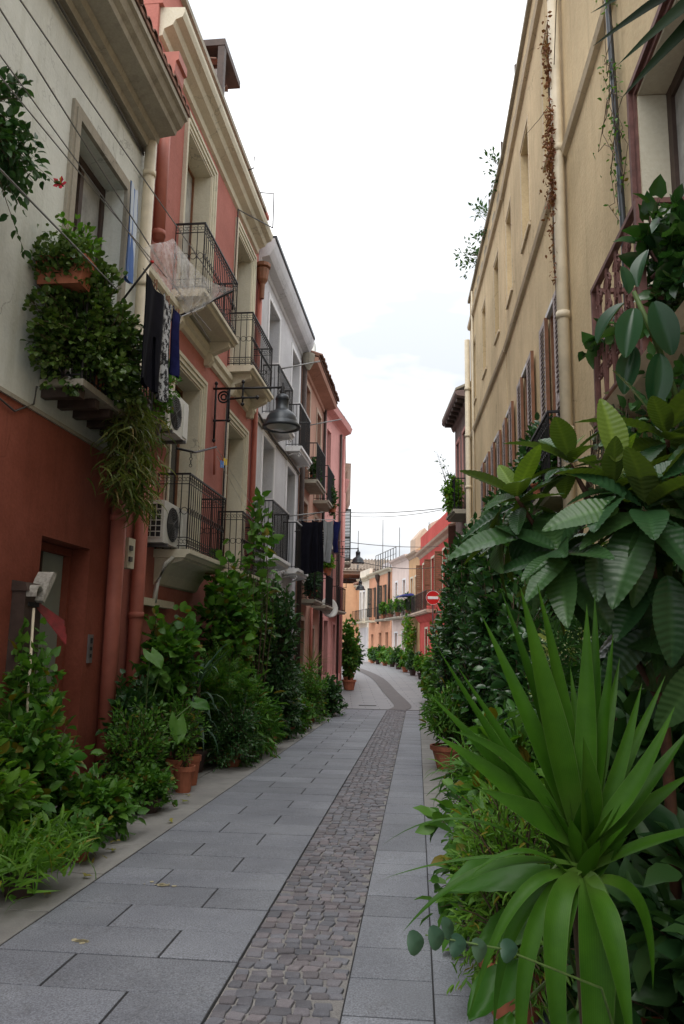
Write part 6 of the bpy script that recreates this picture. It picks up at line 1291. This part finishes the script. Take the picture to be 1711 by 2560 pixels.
# plants on and under the rusty balcony
b = R.p(.3, -5.2, 3.15); root = plant('balcony_vine', 'broad leaved vine climbing over the near end of the rusty balcony', 'vine', b); pot(root, b, .12, .2)
shrub(root, (b[0], b[1], b[2]+.2), [R.p(.34+q[0], -5.62+q[1], 3.62+q[2]) for q in ell((0, 0, 0), (.16, .3, .42), 34)]+[R.p(.5, -4.4+.15*i, 3.62+.02*i) for i in range(-2, 4)], 'heart', .10, 'hedge', 9, .4, .06, stem='gstem', r0=.005)
b = R.p(.45, -4.35, 3.0); root = plant('succulent_trailer', 'dry grey succulent and roots trailing off the rusty balcony corner', 'succulent', b); pot(root, R.p(.3, -4.5, 3.14), .1, .15)
f = Fol(); k = 700; q = ell((0, 0, 0), (.10, .36, .42), k); f.leaves(np.array([R.p(.42+a, -4.55+s_, 2.85+z) for a, s_, z in q]), NR.normal(0, 1, (k, 3)), .04, 'round', .5, .8); f.build('foliage', LM['grey'], root, kind='stuff'); m = MB(R)
for i in range(26): s_ = -4.95+.035*i; m.tube([(.42+R_.uniform(-.06, .06), s_, 3.12), (.46+R_.uniform(-.08, .08), s_+R_.uniform(-.1, .1), 2.75), (.40+R_.uniform(-.1, .1), s_+R_.uniform(-.2, .2), 2.35)], .005, 3)
m.build('stem', M['stem'], root)
b = R.p(.3, -5.6, 1.2); root = plant('tangled_climber', 'tangled dark climber hanging under the rusty balcony behind the loquat', 'climber', rp(1.75, 3.6)); pot(root, rp(1.75, 3.6), .16, .26)
shrub(root, rp(1.75, 3.6), [R.p(.38+q[0], -5.35+q[1], 2.55+q[2]) for q in ell((0, 0, 0), (.26, .95, .62), 210)], 'ovate', .075, 'dark', 14, .45, .06, fan=.5, r0=.006)
t = thing('support_pole', R.p(.3, -4.2, 2.2), 'dark thin pole slanting up to the rusty balcony corner', 'pole'); m = MB(R); m.tube([(.40, -3.2, 2.4), (.44, -3.9, 2.85), (.46, -4.3, 3.1)], .02, 6); m.build('shaft', M['darkwood'], t); m = MB(R); m.box(.42, .49, -4.36, -4.28, 3.05, 3.135); m.build('bracket', M['rust_iron'], t)
b = R.p(.25, -.4, 3.35); root = plant('balcony_plant', 'small green plant on the black balcony under the brown shutters', 'potted plant', b); pot(root, b, .1, .16); shrub(root, (b[0], b[1], b[2]+.15), [R.p(.22+q[0], -.4+q[1], 3.6+q[2]) for q in ell((0, 0, 0), (.12, .4, .2), 26)], 'ovate', .08, 'hedge', 10)
# dry vine on the downpipe, green vine on the conduit
root = plant('dry_vine', 'dry reddish vine clinging to the cream downpipe', 'vine', R.p(.1, -1.2, 5.6)); f = Fol()
for z0, z1, n, sp in ((5.6, 8.9, 260, .04), (6.5, 7.7, 460, .06), (8.0, 8.6, 70, .04)):
    z = NR.uniform(z0, z1, n); f.leaves(np.array([R.p(.15+abs(NR.normal(0, .04)), -1.30+NR.normal(0, sp), q) for q in z]), NR.normal(0, 1, (n, 3))-[0, 0, .4], .042, 'ovate', .6, .8)
f.build('foliage', LM['dry'], root, kind='stuff'); m = MB(R)
for i in range(5): m.tube([(.12, -1.19+.02*i, 4.4+.3*i), (.15, -1.24+.03*i, 6), (.13, -1.2, 7.2), (.15, -1.22+.02*i, 8.9-.2*i)], .006, 4)
m.tube([(.1, -1.2, 8.1), (.15, -1.8, 8.7), (.12, -2.4, 8.75), (.08, -2.9, 8.4)], .005, 4); m.tube([(.1, -1.2, 7.9), (.12, -.3, 8.3), (.1, 1.0, 9.0)], .005, 4); m.build('stem', M['stem'], root)
root = plant('green_vine', 'sparse green vine wound around the thin dark conduit', 'vine', R.p(.08, -3.5, 5)); m = MB(R); f = Fol()
for i in range(18):
    z0 = R_.uniform(4.8, 8.2); pts = [(.06, -3.54, z0)]
    for k in range(5): pts.append((.05+R_.uniform(0, .06), -3.55+R_.gauss(0, .12), z0+.25*(k+1)*R_.uniform(.3, 1)))
    m.tube(pts, .0035, 3); f.leaves(np.array([R.p(*pts[R_.randrange(6)]) for _ in range(12)])+NR.normal(0, .03, (12, 3)), NR.normal(0, 1, (12, 3)), .04, 'ovate', .5, .6)
m.build('stem', M['stem'], root); f.build('foliage', LM['mid'], root, kind='stuff')
# roof plants, planted balcony of the dark house
for F, s, n, rr, lb in ((R2, 4.2, 26, (.5, .9, .35), 'bushy rooftop plant leaning off the tan parapet'), (R2, 2.6, 14, (.3, .5, .5), 'thin rooftop plant on the tan parapet, nearer the camera'), (R2, .6, 9, (.16, .35, .5), 'wispy rooftop shoots by the post on the tan parapet')):
    b = F.p(.05, s, 11.08); root = plant('roof_plant', lb, 'roof plant', b, 'plants on the tan roof edge'); pot(root, F.p(-.12, s, 11.08), .12, .16); shrub(root, F.p(-.1, s, 11.2), [F.p(.18+abs(q[0]), s+q[1], 11.2+q[2]) for q in ell((0, 0, 0), rr, n)], 'small', .11, 'dark', 8, .3, .06)
b = R3.p(.35, .9, 5.3); root = plant('balcony_plant', 'overgrown yellowish plants on the dark house balcony', 'potted plant', b); pot(root, b, .15, .25)
shrub(root, (b[0], b[1], b[2]+.2), [R3.p(.36+q[0], .8+q[1], 5.75+q[2]) for q in ell((0, 0, 0), (.28, .7, .6), 130)], 'ovate', .10, 'light', 13)
shrub(root, (b[0], b[1], b[2]+.2), [R3.p(.75+q[0], .5+q[1], 6.6+q[2]) for q in ell((0, 0, 0), (.3, .5, .5), 9)], 'small', .09, 'dark', 7, .4)
# far flower pots along the terrace
FPX = [(3.35,29.0,.55,'mid'),(3.9,31.2,.6,'mid'),(4.25,33.4,.6,'light'),(4.3,35.6,.55,'mid'),(4.35,38,.6,'light'),(4.15,40.5,.5,'mid'),(3.95,43,.55,'dark'),(3.75,45.5,.6,'mid'),(3.55,48,.6,'dark'),(3.35,50.5,.7,'mid'),(3.05,53.5,.7,'mid'),(2.75,57,.7,'dark'),(2.5,60.5,.6,'mid')]
FL = ['nearest leafy pot at the start of the far right row','second leafy pot of the far row, below the hedge end','third pot of the far row with lighter leaves','fourth pot of the far row, under the no entry sign','light green pot plant before the crimson door','low mid green pot plant left of the crimson door','dark bushy pot plant before the crimson house corner','leafy pot plant before the ochre house','dark pot plant before the pale blush house','tall leafy pot plant at the blush house door','leafy pot plant where the blush and orange houses meet','dark bush before the orange house','farthest small bush of the terrace row']
for (x, y, r, lm), lb in zip(FPX, FL):
    b = rp(x, y); root = plant('potted_shrub', lb, 'potted plant', b, 'pots along the far terrace'); pot(root, b, .2, .3, R_.choice(['terra', 'plasticpot'])); shrub(root, (b[0], b[1], b[2]+.25), ell((b[0]+.1, b[1], b[2]+.75), (r, r*1.3, r*.8), 44), 'ovate', .20, lm, 12, fan=.8)
b = rp(4.55, 51.5); root = plant('tall_climber', 'tall yellow green climber on the terrace front by the ochre house', 'climber', b); pot(root, b, .22, .35); shrub(root, (b[0], b[1], b[2]+.3), ell((b[0]-.1, b[1]+.5, b[2]+2.1), (.4, 1.6, 1.5), 60), 'ovate', .22, 'light', 11, t0=.5)
for F, s, z, r, lb in ((FB, 1.8, 4.6, .6, 'overflowing plants on the ochre house balcony'), (FC, 1.5, 4.6, .55, 'plants on the near end of the blush house balcony'), (FC, 3.8, 4.5, .5, 'plants on the far end of the blush house balcony'), (FD, .9, 4.5, .5, 'plants on the orange house balcony')):
    b = F.p(.4, s, 3.72); root = plant('balcony_plant', lb, 'potted plant', b, 'plants on the far terrace balconies'); pot(root, b, .2, .3); shrub(root, (b[0], b[1], b[2]+.3), ell((b[0], b[1], z), (r*.7, r*1.4, r), 40), 'ovate', .2, 'mid', 11)
